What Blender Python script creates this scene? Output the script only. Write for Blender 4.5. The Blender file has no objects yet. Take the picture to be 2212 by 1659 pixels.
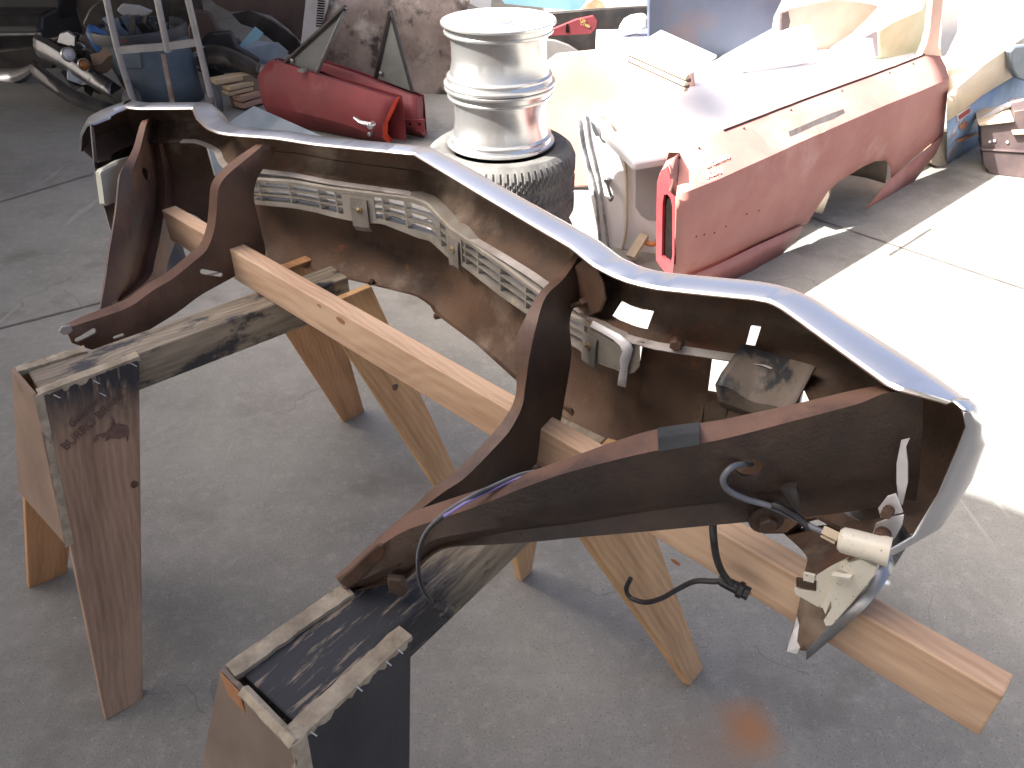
import bpy, bmesh, math, random
import numpy as np
from mathutils import Vector, Matrix
random.seed(7)
R_ = math.radians
scn = bpy.context.scene
COL = scn.collection

# ------------------------------------------------------------------ camera
CAM_H, PITCH, ROLL, FPX, PW, PH = 1.674, R_(36.187), R_(-0.844), 1690.0, 2212.0, 1659.0
_r0 = np.array([1, 0, 0.]); FWD = np.array([0, math.cos(PITCH), -math.sin(PITCH)]); _u0 = np.cross(_r0, FWD)
RGT = _r0 * math.cos(ROLL) + _u0 * math.sin(ROLL); UPV = np.cross(RGT, FWD); EYE = np.array([0, 0, CAM_H])
cd = bpy.data.cameras.new('camera'); cam = bpy.data.objects.new('camera', cd); COL.objects.link(cam)
m = Matrix.Identity(4)
for i in range(3):
    m[i][0], m[i][1], m[i][2], m[i][3] = RGT[i], UPV[i], -FWD[i], EYE[i]
cam.matrix_world = m
cd.sensor_width = 36; cd.lens = 36 * FPX / PW; cd.clip_start = .02; cd.clip_end = 400
scn.camera = cam

# ------------------------------------------------------------------ light
SUN_DIR = Vector((-.93, -.22, .92)).normalized()          # towards the sun
elev = math.asin(SUN_DIR.z); azim = math.atan2(SUN_DIR.x, SUN_DIR.y)
w = bpy.data.worlds.new('World'); scn.world = w; w.use_nodes = True
nt = w.node_tree; sky = nt.nodes.new('ShaderNodeTexSky'); sky.sky_type = 'NISHITA'; sky.sun_disc = False
sky.sun_elevation = elev; sky.sun_rotation = azim; sky.dust_density = 8.5; sky.air_density = .45; sky.ozone_density = .1
bgn = nt.nodes['Background']; bgn.inputs['Strength'].default_value = .11
nt.links.new(sky.outputs[0], bgn.inputs[0])
sl = bpy.data.lights.new('sun', 'SUN'); sl.energy = 5.0; sl.angle = R_(.5); sl.color = (1, .975, .93)
so = bpy.data.objects.new('sun', sl); COL.objects.link(so)
so.rotation_euler = SUN_DIR.to_track_quat('Z', 'Y').to_euler()
scn.view_settings.view_transform = 'Standard'; scn.view_settings.look = 'None'
scn.view_settings.exposure = 2.25; scn.view_settings.gamma = 1
scn.render.film_transparent = False
cy = scn.cycles; cy.use_light_tree = False; cy.caustics_reflective = False; cy.caustics_refractive = False; cy.sample_clamp_indirect = 3.0; cy.max_bounces = 8; cy.diffuse_bounces = 4; cy.glossy_bounces = 5; cy.use_denoising = True

# ------------------------------------------------------------------ measuring helpers (photo measured on a 2212 x 1659 grid)
def ray(x, y): return FWD + RGT * (x - PW / 2) / FPX + UPV * (PH / 2 - y) / FPX
def at_z(x, y, z=0.): d = ray(x, y); return EYE + d * ((z - CAM_H) / d[2])
def at_y(x, y, Y): d = ray(x, y); return EYE + d * (Y / d[1])
def on_plane(x, y, P, n):
    d = ray(x, y); n = np.array(n, float); return EYE + d * (((np.array(P, float) - EYE) @ n) / (d @ n))
def vplane(A, B, off=0.):
    """vertical plane through ground line A-B; off is towards the right of A->B (towards the camera for left-to-right lines)"""
    A = np.array([A[0], A[1], 0.]); B = np.array([B[0], B[1], 0.]); u = (B - A) / np.linalg.norm(B - A)
    n = np.array([u[1], -u[0], 0.]); return A + n * off, n, u
def onv(pts, A, B, off=0.):
    P, n, u = vplane(A, B, off); return [on_plane(x, y, P, n) for x, y in pts]

# ------------------------------------------------------------------ materials
MATS = {}
def nodes(name):
    mt = bpy.data.materials.new(name); mt.use_nodes = True; t = mt.node_tree
    b = t.nodes['Principled BSDF']; MATS[name] = mt
    def N(kind, **kw):
        n = t.nodes.new(kind)
        for k, v in kw.items():
            if hasattr(n, k): setattr(n, k, v)
            else: n.inputs[k].default_value = v
        return n
    return mt, t, b, N, t.links.new
def c4(c): return (c[0], c[1], c[2], 1)
def surf(name, c1, c2, scale=6, stretch=(1, 1, 1), spots=(), rough=(.5, .7), metal=0., bump=.15, bscale=None, detail=6, metal_spots=None, wave=None, coat=0., pos=(.35, .65), spec=.5, along=None):
    """noise-mottled surface; spots = [(colour, scale, threshold, softness, rough)] patches laid over it"""
    mt, t, b, N, L = nodes(name)
    tc = N('ShaderNodeTexCoord'); mp = N('ShaderNodeMapping'); mp.inputs['Scale'].default_value = stretch
    L(tc.outputs['Object'], mp.inputs[0])
    n1 = N('ShaderNodeTexNoise', Scale=scale, Detail=detail, Roughness=.6); L(mp.outputs[0], n1.inputs['Vector'])
    cr = N('ShaderNodeValToRGB'); cr.color_ramp.elements[0].position, cr.color_ramp.elements[1].position = pos
    cr.color_ramp.elements[0].color = c4(c1); cr.color_ramp.elements[1].color = c4(c2)
    src = n1.outputs['Fac']
    if wave:                                            # wood grain
        # growth rings cut at a slight angle: the bands wander, and fine fibres run along the board
        mr = N('ShaderNodeMapping'); mr.inputs['Scale'].default_value = (1, 1, 1); mr.inputs['Rotation'].default_value = (.35, .04, .06); L(tc.outputs['Object'], mr.inputs[0])
        nw_ = N('ShaderNodeTexNoise', Scale=2.2, Detail=2.0); L(mr.outputs[0], nw_.inputs['Vector'])
        ws = N('ShaderNodeVectorMath', operation='MULTIPLY_ADD'); L(nw_.outputs['Color'], ws.inputs[0]); ws.inputs[1].default_value = (0, .10, .10); L(mr.outputs[0], ws.inputs[2])
        wv = N('ShaderNodeTexWave', Scale=wave[0] * 4.2, Distortion=2.2, Detail=2.0); wv.bands_direction = wave[2]; wv.inputs['Detail Scale'].default_value = .8
        L(ws.outputs[0], wv.inputs['Vector'])
        mf_ = N('ShaderNodeMapping'); mf_.inputs['Scale'].default_value = (3, 95, 95); L(tc.outputs['Object'], mf_.inputs[0])
        nf = N('ShaderNodeTexNoise', Scale=1.6, Detail=4.0); L(mf_.outputs[0], nf.inputs['Vector'])
        mx = N('ShaderNodeMath', operation='MULTIPLY_ADD'); L(wv.outputs['Fac'], mx.inputs[0]); mx.inputs[1].default_value = .085
        L(n1.outputs['Fac'], mx.inputs[2])
        m2 = N('ShaderNodeMath', operation='MULTIPLY_ADD'); L(nf.outputs['Fac'], m2.inputs[0]); m2.inputs[1].default_value = .32; L(mx.outputs[0], m2.inputs[2])
        mb = N('ShaderNodeMath', operation='SUBTRACT'); L(m2.outputs[0], mb.inputs[0]); mb.inputs[1].default_value = .2
        src = mb.outputs[0]
    L(src, cr.inputs[0])
    col = cr.outputs[0]
    rg = N('ShaderNodeMapRange'); L(n1.outputs['Fac'], rg.inputs[0]); rg.inputs[3].default_value, rg.inputs[4].default_value = rough
    rgh = rg.outputs[0]; met = None
    for k, s in enumerate(spots):
        sc, ss, th, soft = s[:4]; sr = s[4] if len(s) > 4 else None; st = s[5] if len(s) > 5 else stretch; sm = s[6] if len(s) > 6 else None
        mp2 = N('ShaderNodeMapping'); mp2.inputs['Scale'].default_value = st; mp2.inputs['Location'].default_value = (3.1 * k + 1.7, 5.3 * k, 2.9 * k)
        L(tc.outputs['Object'], mp2.inputs[0])
        n2 = N('ShaderNodeTexNoise', Scale=ss, Detail=7.0, Roughness=.65); L(mp2.outputs[0], n2.inputs['Vector'])
        r2 = N('ShaderNodeMapRange'); L(n2.outputs['Fac'], r2.inputs[0]); r2.inputs[1].default_value = th; r2.inputs[2].default_value = th + soft
        mix = N('ShaderNodeMix', data_type='RGBA'); L(r2.outputs[0], mix.inputs[0]); L(col, mix.inputs[6]); mix.inputs[7].default_value = c4(sc); col = mix.outputs[2]
        if sr is not None:
            mf = N('ShaderNodeMix', data_type='FLOAT'); L(r2.outputs[0], mf.inputs[0]); L(rgh, mf.inputs[2]); mf.inputs[3].default_value = sr; rgh = mf.outputs[0]
        if sm is not None:
            mm = N('ShaderNodeMix', data_type='FLOAT'); L(r2.outputs[0], mm.inputs[0]); mm.inputs[3].default_value = sm
            if met is None: mm.inputs[2].default_value = metal
            else: L(met, mm.inputs[2])
            met = mm.outputs[0]
    if along:                                           # paint that covers only one end of the board: (from x, to x, dark, light, bare colour share)
        sp = N('ShaderNodeSeparateXYZ'); L(tc.outputs['Object'], sp.inputs[0])
        ns = N('ShaderNodeTexNoise', Scale=7.0, Detail=7.0, Roughness=.7); ms = N('ShaderNodeMapping'); ms.inputs['Scale'].default_value = along[4]; L(tc.outputs['Object'], ms.inputs[0]); L(ms.outputs[0], ns.inputs['Vector'])
        ma = N('ShaderNodeMath', operation='MULTIPLY_ADD'); L(ns.outputs['Fac'], ma.inputs[0]); ma.inputs[1].default_value = along[5]; L(sp.outputs['X'], ma.inputs[2])
        ra = N('ShaderNodeMapRange'); L(ma.outputs[0], ra.inputs[0]); ra.inputs[1].default_value = along[1] + along[5] / 2; ra.inputs[2].default_value = along[0] + along[5] / 2
        pc = N('ShaderNodeValToRGB'); pc.color_ramp.elements[0].position, pc.color_ramp.elements[1].position = .54, .62; pc.color_ramp.elements[0].color = c4(along[2]); pc.color_ramp.elements[1].color = c4(along[3])
        np2 = N('ShaderNodeTexNoise', Scale=9.0, Detail=7.0, Roughness=.7); mp3 = N('ShaderNodeMapping'); mp3.inputs['Scale'].default_value = (1, 7, 7); L(tc.outputs['Object'], mp3.inputs[0]); L(mp3.outputs[0], np2.inputs['Vector']); L(np2.outputs['Fac'], pc.inputs[0])
        mk = N('ShaderNodeMix', data_type='RGBA'); L(ra.outputs[0], mk.inputs[0]); L(col, mk.inputs[6]); L(pc.outputs[0], mk.inputs[7]); col = mk.outputs[2]
    L(col, b.inputs['Base Color']); L(rgh, b.inputs['Roughness'])
    if met is None: b.inputs['Metallic'].default_value = metal
    else: L(met, b.inputs['Metallic'])
    b.inputs['Coat Weight'].default_value = coat; b.inputs['Specular IOR Level'].default_value = spec
    if bump:
        nb = N('ShaderNodeTexNoise', Scale=(bscale or scale * 8), Detail=5.0); L(mp.outputs[0], nb.inputs['Vector'])
        ad = N('ShaderNodeMath', operation='ADD'); L(nb.outputs['Fac'], ad.inputs[0]); L(src, ad.inputs[1])
        bp = N('ShaderNodeBump', Strength=bump, Distance=.004); L(ad.outputs[0], bp.inputs['Height']); L(bp.outputs[0], b.inputs['Normal'])
    return mt

RUST = surf('rusty_steel', (.052, .031, .021), (.115, .066, .045), 9, spots=[((.16, .068, .036), 6, .56, .2), ((.016, .014, .016), 5, .55, .2, .5), ((.17, .13, .10), 38, .7, .07)], rough=(.42, .72), bump=.35, bscale=160, spec=.35)
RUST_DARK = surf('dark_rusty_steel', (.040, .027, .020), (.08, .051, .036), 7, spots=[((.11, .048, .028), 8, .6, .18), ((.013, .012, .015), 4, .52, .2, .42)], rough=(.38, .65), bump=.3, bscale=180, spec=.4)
RUST_PINK = surf('dusty_skylit_oxide', (.115, .062, .043), (.18, .105, .076), 7, spots=[((.03, .022, .024), 4.5, .54, .18), ((.19, .075, .04), 6, .62, .14), ((.24, .2, .18), 60, .74, .06)], rough=(.55, .8), bump=.25, bscale=160, spec=.35)
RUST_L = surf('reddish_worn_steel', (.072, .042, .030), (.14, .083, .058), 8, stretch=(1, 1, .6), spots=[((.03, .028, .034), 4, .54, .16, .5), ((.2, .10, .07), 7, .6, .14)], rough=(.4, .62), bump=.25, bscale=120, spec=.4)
RUST_P = surf('pale_oxide_steel', (.135, .076, .054), (.215, .13, .095), 6, spots=[((.06, .05, .055), 3.6, .53, .16, .5), ((.24, .11, .065), 7, .6, .14)], rough=(.5, .7), bump=.22, bscale=120, spec=.4)
INNER = surf('bumper_inner_face', (.055, .036, .026), (.135, .085, .058), 5, spots=[((.26, .215, .17), 3.6, .545, .17, .65), ((.24, .1, .05), 13, .66, .08), ((.15, .06, .03), 7, .58, .16), ((.02, .014, .012), 4, .58, .14)], rough=(.5, .8), bump=.35, bscale=140, spec=.3)
CHROME = surf('worn_chrome', (.74, .745, .75), (.84, .845, .85), 4, spots=[((.35, .2, .09), 30, .72, .06, .55, (1, 1, 1), .3)], rough=(.22, .3), metal=.9, bump=0)
CHROME_DULL_SHADED = surf('dull_shaded_chrome', (.24, .245, .255), (.4, .405, .42), 6, spots=[((.33, .17, .07), 6, .64, .1, .6, (1, 1, 1), .2), ((.12, .11, .11), 20, .6, .2, .5)], rough=(.22, .42), metal=.85, bump=.02, bscale=20)
GRIL = surf('dusty_aluminium_grille', (.24, .225, .2), (.36, .34, .305), 10, spots=[((.22, .16, .11), 9, .6, .15, .7), ((.5, .44, .33), 16, .62, .12)], rough=(.4, .6), metal=.45, bump=.06)
GRIL_DARK = surf('grimy_grille_clip', (.16, .15, .14), (.27, .25, .23), 12, spots=[((.12, .06, .035), 10, .55, .15)], rough=(.45, .65), metal=.4, bump=.08)
FIR = surf('fresh_fir_lumber', (.40, .258, .168), (.59, .42, .295), 1.6, stretch=(1.2, 10, 10), wave=(5.5, 3.2, 'Y'), spots=[((.27, .12, .06), 2.2, .7, .06, .6, (3, 8, 8)), ((.43, .31, .23), 1.8, .58, .2, .7, (.8, 4, 4))], rough=(.55, .75), bump=.12, bscale=30)
FIR_LEG = surf('warm_fir_board', (.36, .20, .092), (.57, .35, .18), 1.6, stretch=(1.2, 9, 9), wave=(4.5, 3, 'Y'), spots=[((.30, .13, .05), 2.5, .66, .1, .6, (2, 7, 7))], rough=(.55, .75), bump=.12, bscale=30)
FIR_DUST = surf('dusty_fir_board', (.28, .17, .115), (.47, .31, .215), 1.4, stretch=(1.5, 8, 8), wave=(6, 3.5, 'Y'), spots=[((.13, .09, .075), 3.0, .56, .16, .7, (1.5, 3, 3)), ((.5, .36, .24), 4, .66, .1, .7, (1, 5, 5))], rough=(.6, .8), bump=.16, bscale=30)
FIR_ORANGE = surf('orange_fir_board', (.30, .145, .06), (.50, .27, .13), 1.8, stretch=(1.5, 9, 9), wave=(6, 4, 'Y'), spots=[((.16, .085, .05), 4, .66, .12)], rough=(.5, .7), bump=.12, bscale=30)
WEATH = surf('weathered_grey_beam', (.15, .125, .095), (.33, .28, .21), 2.2, stretch=(1.2, 12, 12), wave=(5, 5, 'Y'), spots=[((.03, .03, .036), 4.5, .53, .08, .55, (1.6, 3.5, 3.5)), ((.44, .33, .2), 7, .66, .06, .7, (.8, 7, 7))], rough=(.65, .85), bump=.35, bscale=40)
BLACKP = surf('half_black_painted_beam', (.15, .125, .095), (.33, .28, .21), 2.2, stretch=(1.2, 12, 12), wave=(5, 5, 'Y'), spots=[((.5, .33, .14), 3.2, .66, .05, .7, (1.2, 6, 6)), ((.035, .033, .033), 4.5, .6, .08, .55, (1.6, 3.5, 3.5))], rough=(.55, .8), bump=.35, bscale=40, along=(.26, .36, (.022, .024, .030), (.25, .2, .15), (2, 12, 12), .3))
LEGTOP = surf('black_topped_leg', (.20, .125, .085), (.36, .238, .165), 1.4, stretch=(1.5, 8, 8), wave=(5, 3.5, 'Y'), rough=(.6, .8), bump=.2, bscale=30, spots=[((.13, .085, .065), 2.4, .58, .2, .75, (1, 4, 4))], along=(.02, .15, (.022, .022, .026), (.21, .15, .11), (2.2, 9, 9), .14))
RAWEND = surf('frayed_board_edge', (.2, .165, .12), (.42, .36, .27), 22, spots=[((.16, .05, .03), 9, .66, .08), ((.06, .055, .05), 14, .6, .12)], rough=(.75, .9), bump=.6, bscale=90)
CARDB = surf('brown_hardboard', (.13, .098, .078), (.22, .17, .14), 5, spots=[((.3, .22, .17), 6, .64, .12)], rough=(.6, .8), bump=.1)
BLACKB = surf('black_painted_board', (.018, .018, .021), (.04, .039, .042), 7, spots=[((.2, .16, .12), 26, .69, .04, .8), ((.1, .085, .07), 5, .66, .12, .8)], rough=(.5, .75), bump=.2, bscale=120)
ALU = surf('spun_aluminium', (.66, .66, .65), (.74, .74, .735), 2, stretch=(.3, .3, 30), rough=(.2, .3), metal=.88, bump=.012, bscale=6)
ALUF = surf('matte_machined_alloy', (.6, .6, .59), (.72, .72, .71), 4, rough=(.4, .55), metal=.35, bump=.04)
RUBBER = surf('tyre_rubber', (.075, .073, .069), (.145, .14, .13), 12, spots=[((.17, .145, .12), 14, .62, .14)], rough=(.65, .85), bump=.2, bscale=80)
RUBBER_PAD = surf('grey_ribbed_rubber', (.035, .039, .044), (.06, .065, .07), 14, rough=(.7, .85), bump=.1)
PRIMER = surf('mottled_brown_primer', (.085, .06, .05), (.27, .225, .2), 2.6, spots=[((.035, .024, .022), 5, .54, .09), ((.42, .39, .36), 3.2, .57, .14), ((.03, .025, .024), 17, .66, .06)], rough=(.5, .8), bump=.1)
BROWNP = surf('dull_brown_paint', (.05, .03, .026), (.095, .062, .052), 3, spots=[((.15, .12, .1), 9, .64, .1)], rough=(.5, .75), bump=.08)
REDP = surf('faded_red_paint', (.125, .014, .019), (.19, .028, .033), 3, spots=[((.25, .075, .07), 4, .6, .2), ((.07, .015, .016), 9, .66, .1)], rough=(.5, .7), bump=.03)
REDJ = surf('bright_red_jamb', (.55, .055, .025), (.72, .09, .04), 4, spots=[((.3, .03, .02), 9, .6, .1)], rough=(.35, .5), bump=.03)
PINKP = surf('oxidised_red_quarter_paint', (.37, .155, .132), (.46, .232, .198), 2.2, spots=[((.52, .32, .28), 2.6, .57, .22), ((.34, .13, .12), 3.1, .58, .18), ((.55, .42, .38), 30, .74, .04)], rough=(.62, .78), bump=.03, spec=.3)
REDDEEP = surf('deep_red_paint', (.25, .03, .035), (.34, .05, .055), 4, spots=[((.6, .25, .2), 25, .7, .05)], rough=(.35, .5), bump=.03)
SALMON = surf('salmon_primer_paint', (.54, .315, .25), (.66, .44, .36), 2.5, spots=[((.5, .2, .12), 10, .72, .05)], rough=(.35, .55), bump=.02)
WHITEP = surf('white_car_paint', (.68, .68, .70), (.8, .8, .8), 3, spots=[((.35, .25, .18), 12, .74, .05)], rough=(.3, .45), bump=.02)
GREYREC = surf('plain_grey', (.33, .32, .335), (.41, .4, .41), 4, rough=(.6, .75), bump=.03)
TAN = surf('tan_undercoat', (.38, .31, .22), (.55, .46, .34), 4, spots=[((.2, .13, .08), 7, .62, .12)], rough=(.5, .75), bump=.06)
GREENT = surf('pale_green_paint', (.45, .5, .32), (.62, .64, .48), 4, spots=[((.2, .14, .08), 9, .66, .1)], rough=(.4, .6), bump=.03)
BLUEP = surf('blue_bed_paint', (.17, .27, .42), (.30, .40, .52), 3, spots=[((.32, .13, .07), 5, .6, .1, .8), ((.55, .55, .55), 6, .56, .12)], rough=(.4, .65), bump=.06)
TANBED = surf('tan_bed_paint', (.62, .5, .36), (.75, .64, .5), 2, spots=[((.45, .22, .1), 5, .66, .14)], rough=(.35, .55), bump=.03)
NAVY = surf('dark_blue_paint', (.05, .066, .11), (.095, .11, .155), 1.6, spots=[((.13, .085, .085), 2.2, .56, .2), ((.4, .42, .46), 40, .74, .03)], rough=(.35, .6), bump=.03)
SKYB = surf('light_blue_paint', (.17, .34, .44), (.24, .42, .5), 3, spots=[((.3, .17, .1), 8, .68, .08)], rough=(.35, .5), bump=.02)
BLUEGREY = surf('blue_grey_sheet_metal', (.13, .165, .2), (.2, .235, .27), 6, spots=[((.35, .38, .4), 20, .68, .06)], rough=(.35, .55), metal=.2, bump=.04)
CANP = surf('blue_grey_bin_plastic', (.07, .095, .12), (.105, .135, .16), 5, spots=[((.2, .21, .22), 22, .68, .06)], rough=(.45, .6), bump=.04)
CAND = surf('dark_bin_rim', (.02, .024, .03), (.035, .04, .047), 6, rough=(.4, .55), bump=.03)
TUBE = surf('galvanised_tube', (.29, .28, .28), (.4, .385, .38), 8, spots=[((.25, .12, .07), 9, .62, .12, .8)], rough=(.35, .5), metal=.4, bump=.05)
BLACKM = surf('black_plastic', (.012, .012, .013), (.03, .029, .03), 8, rough=(.3, .55), bump=.05)
DARKM = surf('dark_grimy_steel', (.022, .02, .02), (.06, .052, .048), 7, spots=[((.14, .13, .13), 10, .66, .1, .35)], rough=(.3, .6), metal=.4, bump=.1)
CARTON = surf('brown_cardboard', (.17, .115, .08), (.23, .165, .12), 4, rough=(.75, .9), bump=.05)
BLUEV = surf('blue_vinyl', (.015, .07, .22), (.03, .12, .32), 6, rough=(.3, .45), bump=.05)
PALE = surf('pale_pine_board', (.36, .26, .15), (.52, .39, .25), 2, stretch=(1, 8, 8), wave=(5, 3, 'Y'), rough=(.6, .8), bump=.08)
PINKW = surf('rosy_pine_board', (.3, .17, .115), (.44, .28, .2), 2, stretch=(1, 8, 8), wave=(5, 3, 'Y'), rough=(.6, .8), bump=.08)
IVORY = surf('yellowed_white_plastic', (.56, .53, .44), (.68, .66, .58), 5, spots=[((.06, .035, .02), 210, .635, .02, .7), ((.42, .34, .2), 4, .62, .2)], rough=(.35, .5), bump=.03)
IVORY_CLEAN = surf('clean_white_plastic', (.58, .58, .47), (.66, .66, .56), 5, rough=(.35, .5), bump=.02)
ZINC = surf('pale_zinc_plate', (.5, .5, .53), (.68, .68, .7), 12, spots=[((.2, .11, .07), 12, .68, .06, .7)], rough=(.4, .6), metal=.25, bump=.06)
EDGE = surf('grimy_bright_edge', (.3, .27, .25), (.55, .53, .52), 7, spots=[((.12, .062, .04), 9, .55, .16), ((.05, .04, .036), 26, .64, .08)], rough=(.45, .7), metal=.2, bump=.12)
CHIPPED = surf('chipped_black_and_tan_paint', (.07, .057, .047), (.13, .107, .09), 12, spots=[((.022, .025, .03), 8, .5, .06, .5), ((.1, .05, .035), 10, .64, .1)], rough=(.55, .75), bump=.25, bscale=90)
WIRE = surf('grey_wire', (.09, .10, .12), (.16, .17, .2), 30, rough=(.4, .55), bump=0)
WIREB = surf('black_wire', (.012, .012, .014), (.03, .03, .033), 30, rough=(.4, .55), bump=0)
WIREP = surf('violet_wire', (.16, .13, .36), (.24, .2, .46), 30, rough=(.4, .5), bump=0)
GLASSY = surf('dusty_vent_glass', (.10, .11, .105), (.15, .155, .15), 5, rough=(.25, .5), bump=.02)
INKBROWN = surf('faded_stamp_ink', (.075, .042, .034), (.15, .09, .07), 40, rough=(.7, .8), bump=0)
CHALK = surf('white_paint_pen', (.78, .77, .62), (.8, .8, .66), 10, rough=(.6, .7), bump=0)
BRASS = surf('brassy_bolt', (.3, .23, .12), (.42, .34, .2), 20, rough=(.35, .5), metal=.7, bump=.05)
AMBER = surf('amber_lens', (.2, .07, .015), (.3, .11, .02), 10, rough=(.2, .3), bump=0)
BROWNPL = surf('grimy_brown_trim', (.06, .042, .045), (.12, .085, .08), 5, spots=[((.2, .17, .15), 8, .66, .1)], rough=(.4, .65), bump=.06)
ROOFM = surf('galvanised_roof_sheet', (.3, .3, .3), (.4, .4, .4), 3, rough=(.4, .6), bump=.05)
WALLM = surf('painted_block_wall', (.20, .17, .15), (.3, .26, .235), 2, spots=[((.12, .09, .08), 3, .6, .2)], rough=(.7, .9), bump=.1)
CURLED = surf('orange_peeled_ply', (.30, .13, .055), (.42, .21, .1), 6, stretch=(6, 6, 1), rough=(.6, .8), bump=.1)

def concrete():
    mt, t, b, N, L = nodes('worn_concrete')
    tc = N('ShaderNodeTexCoord'); co = tc.outputs['Object']
    def noise(s, d=6., r=.6, off=(0, 0, 0), st=(1, 1, 1)):
        mp = N('ShaderNodeMapping'); mp.inputs['Location'].default_value = off; mp.inputs['Scale'].default_value = st
        L(co, mp.inputs[0]); n = N('ShaderNodeTexNoise', Scale=s, Detail=d, Roughness=r); L(mp.outputs[0], n.inputs['Vector']); return n.outputs['Fac']
    cr = N('ShaderNodeValToRGB'); e = cr.color_ramp.elements
    e[0].position, e[1].position = .3, .72; e[0].color = c4((.162, .160, .145)); e[1].color = c4((.290, .284, .258))
    L(noise(1.3, 8, .68), cr.inputs[0]); col = cr.outputs[0]
    def lay(fac, lo, hi, c, amt=1.):
        nonlocal col
        r = N('ShaderNodeMapRange'); L(fac, r.inputs[0]); r.inputs[1].default_value = lo; r.inputs[2].default_value = hi; r.inputs[4].default_value = amt
        mx = N('ShaderNodeMix', data_type='RGBA'); L(r.outputs[0], mx.inputs[0]); L(col, mx.inputs[6]); mx.inputs[7].default_value = c4(c); col = mx.outputs[2]
        return r
    lay(noise(26, 4, .7, (4, 1, 0)), .5, .78, (.34, .327, .292), .55)
    lay(noise(190, 2, .6, (9, 1, 0)), .58, .7, (.06, .056, .05), .6)
    lay(noise(150, 2, .6, (2, 7, 0)), .66, .72, (.5, .48, .44), .6)
    lay(noise(2.6, 6, .6, (7, 3, 0)), .56, .72, (.122, .11, .092), .75)
    lay(noise(1.1, 5, .6, (17, 9, 0), (1, 4, 1)), .57, .75, (.31, .295, .275), .45)
    lay(noise(9, 5, .7, (1, 19, 0)), .66, .74, (.14, .115, .1), .5)
    # pale scuffs: thin bands of stretched noise
    lay(noise(6, 3, .5, (31, 2, 0), (1.6, .14, 1)), .68, .72, (.4, .385, .36), .35)
    # the orange rust stain by the near right leg
    for (px, py, rad, c, amt) in ((1622, 1575, .085, (.36, .16, .06), .9), (1560, 1640, .16, (.24, .16, .11), .45), (1915, 1258, .012, (.75, .8, .85), .8)):
        p = at_z(px, py)
        d = N('ShaderNodeVectorMath', operation='DISTANCE'); L(co, d.inputs[0]); d.inputs[1].default_value = (p[0], p[1], 0)
        ad = N('ShaderNodeMath', operation='MULTIPLY_ADD'); L(noise(9, 5, .7, (3, 3, 0)), ad.inputs[0]); ad.inputs[1].default_value = rad * 1.1
        L(d.outputs['Value'], ad.inputs[2]); lay(ad.outputs[0], rad * 1.55, rad * .75, c, amt)
    # hairline cracks
    vo = N('ShaderNodeTexVoronoi', feature='DISTANCE_TO_EDGE', Scale=1.1)
    wp = N('ShaderNodeMix', data_type='VECTOR'); nn = N('ShaderNodeTexNoise', Scale=3.0, Detail=5.0); L(co, nn.inputs['Vector'])
    va = N('ShaderNodeVectorMath', operation='MULTIPLY_ADD'); L(nn.outputs['Color'], va.inputs[0]); va.inputs[1].default_value = (.5, .5, 0); L(co, va.inputs[2]); L(va.outputs[0], vo.inputs['Vector'])
    mk = N('ShaderNodeMath', operation='GREATER_THAN'); L(noise(1.5, 2, .5, (12, 12, 0)), mk.inputs[0]); mk.inputs[1].default_value = .60
    r = N('ShaderNodeMapRange'); L(vo.outputs['Distance'], r.inputs[0]); r.inputs[1].default_value = .004; r.inputs[2].default_value = .0015
    mu = N('ShaderNodeMath', operation='MULTIPLY'); L(r.outputs[0], mu.inputs[0]); L(mk.outputs[0], mu.inputs[1])
    lay(mu.outputs[0], 0, 1, (.09, .083, .075), .4)
    L(col, b.inputs['Base Color'])
    rr = N('ShaderNodeMapRange'); L(noise(5), rr.inputs[0]); rr.inputs[3].default_value = .62; rr.inputs[4].default_value = .9; L(rr.outputs[0], b.inputs['Roughness'])
    ad = N('ShaderNodeMath', operation='ADD'); L(noise(60, 5, .7), ad.inputs[0]); L(noise(240, 3, .6), ad.inputs[1])
    bp = N('ShaderNodeBump', Strength=.25, Distance=.003); L(ad.outputs[0], bp.inputs['Height']); L(bp.outputs[0], b.inputs['Normal'])
    return mt
CONC = concrete()
JOINT = surf('joint_filler', (.10, .09, .082), (.17, .155, .14), 20, rough=(.8, .9), bump=.1)

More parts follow.
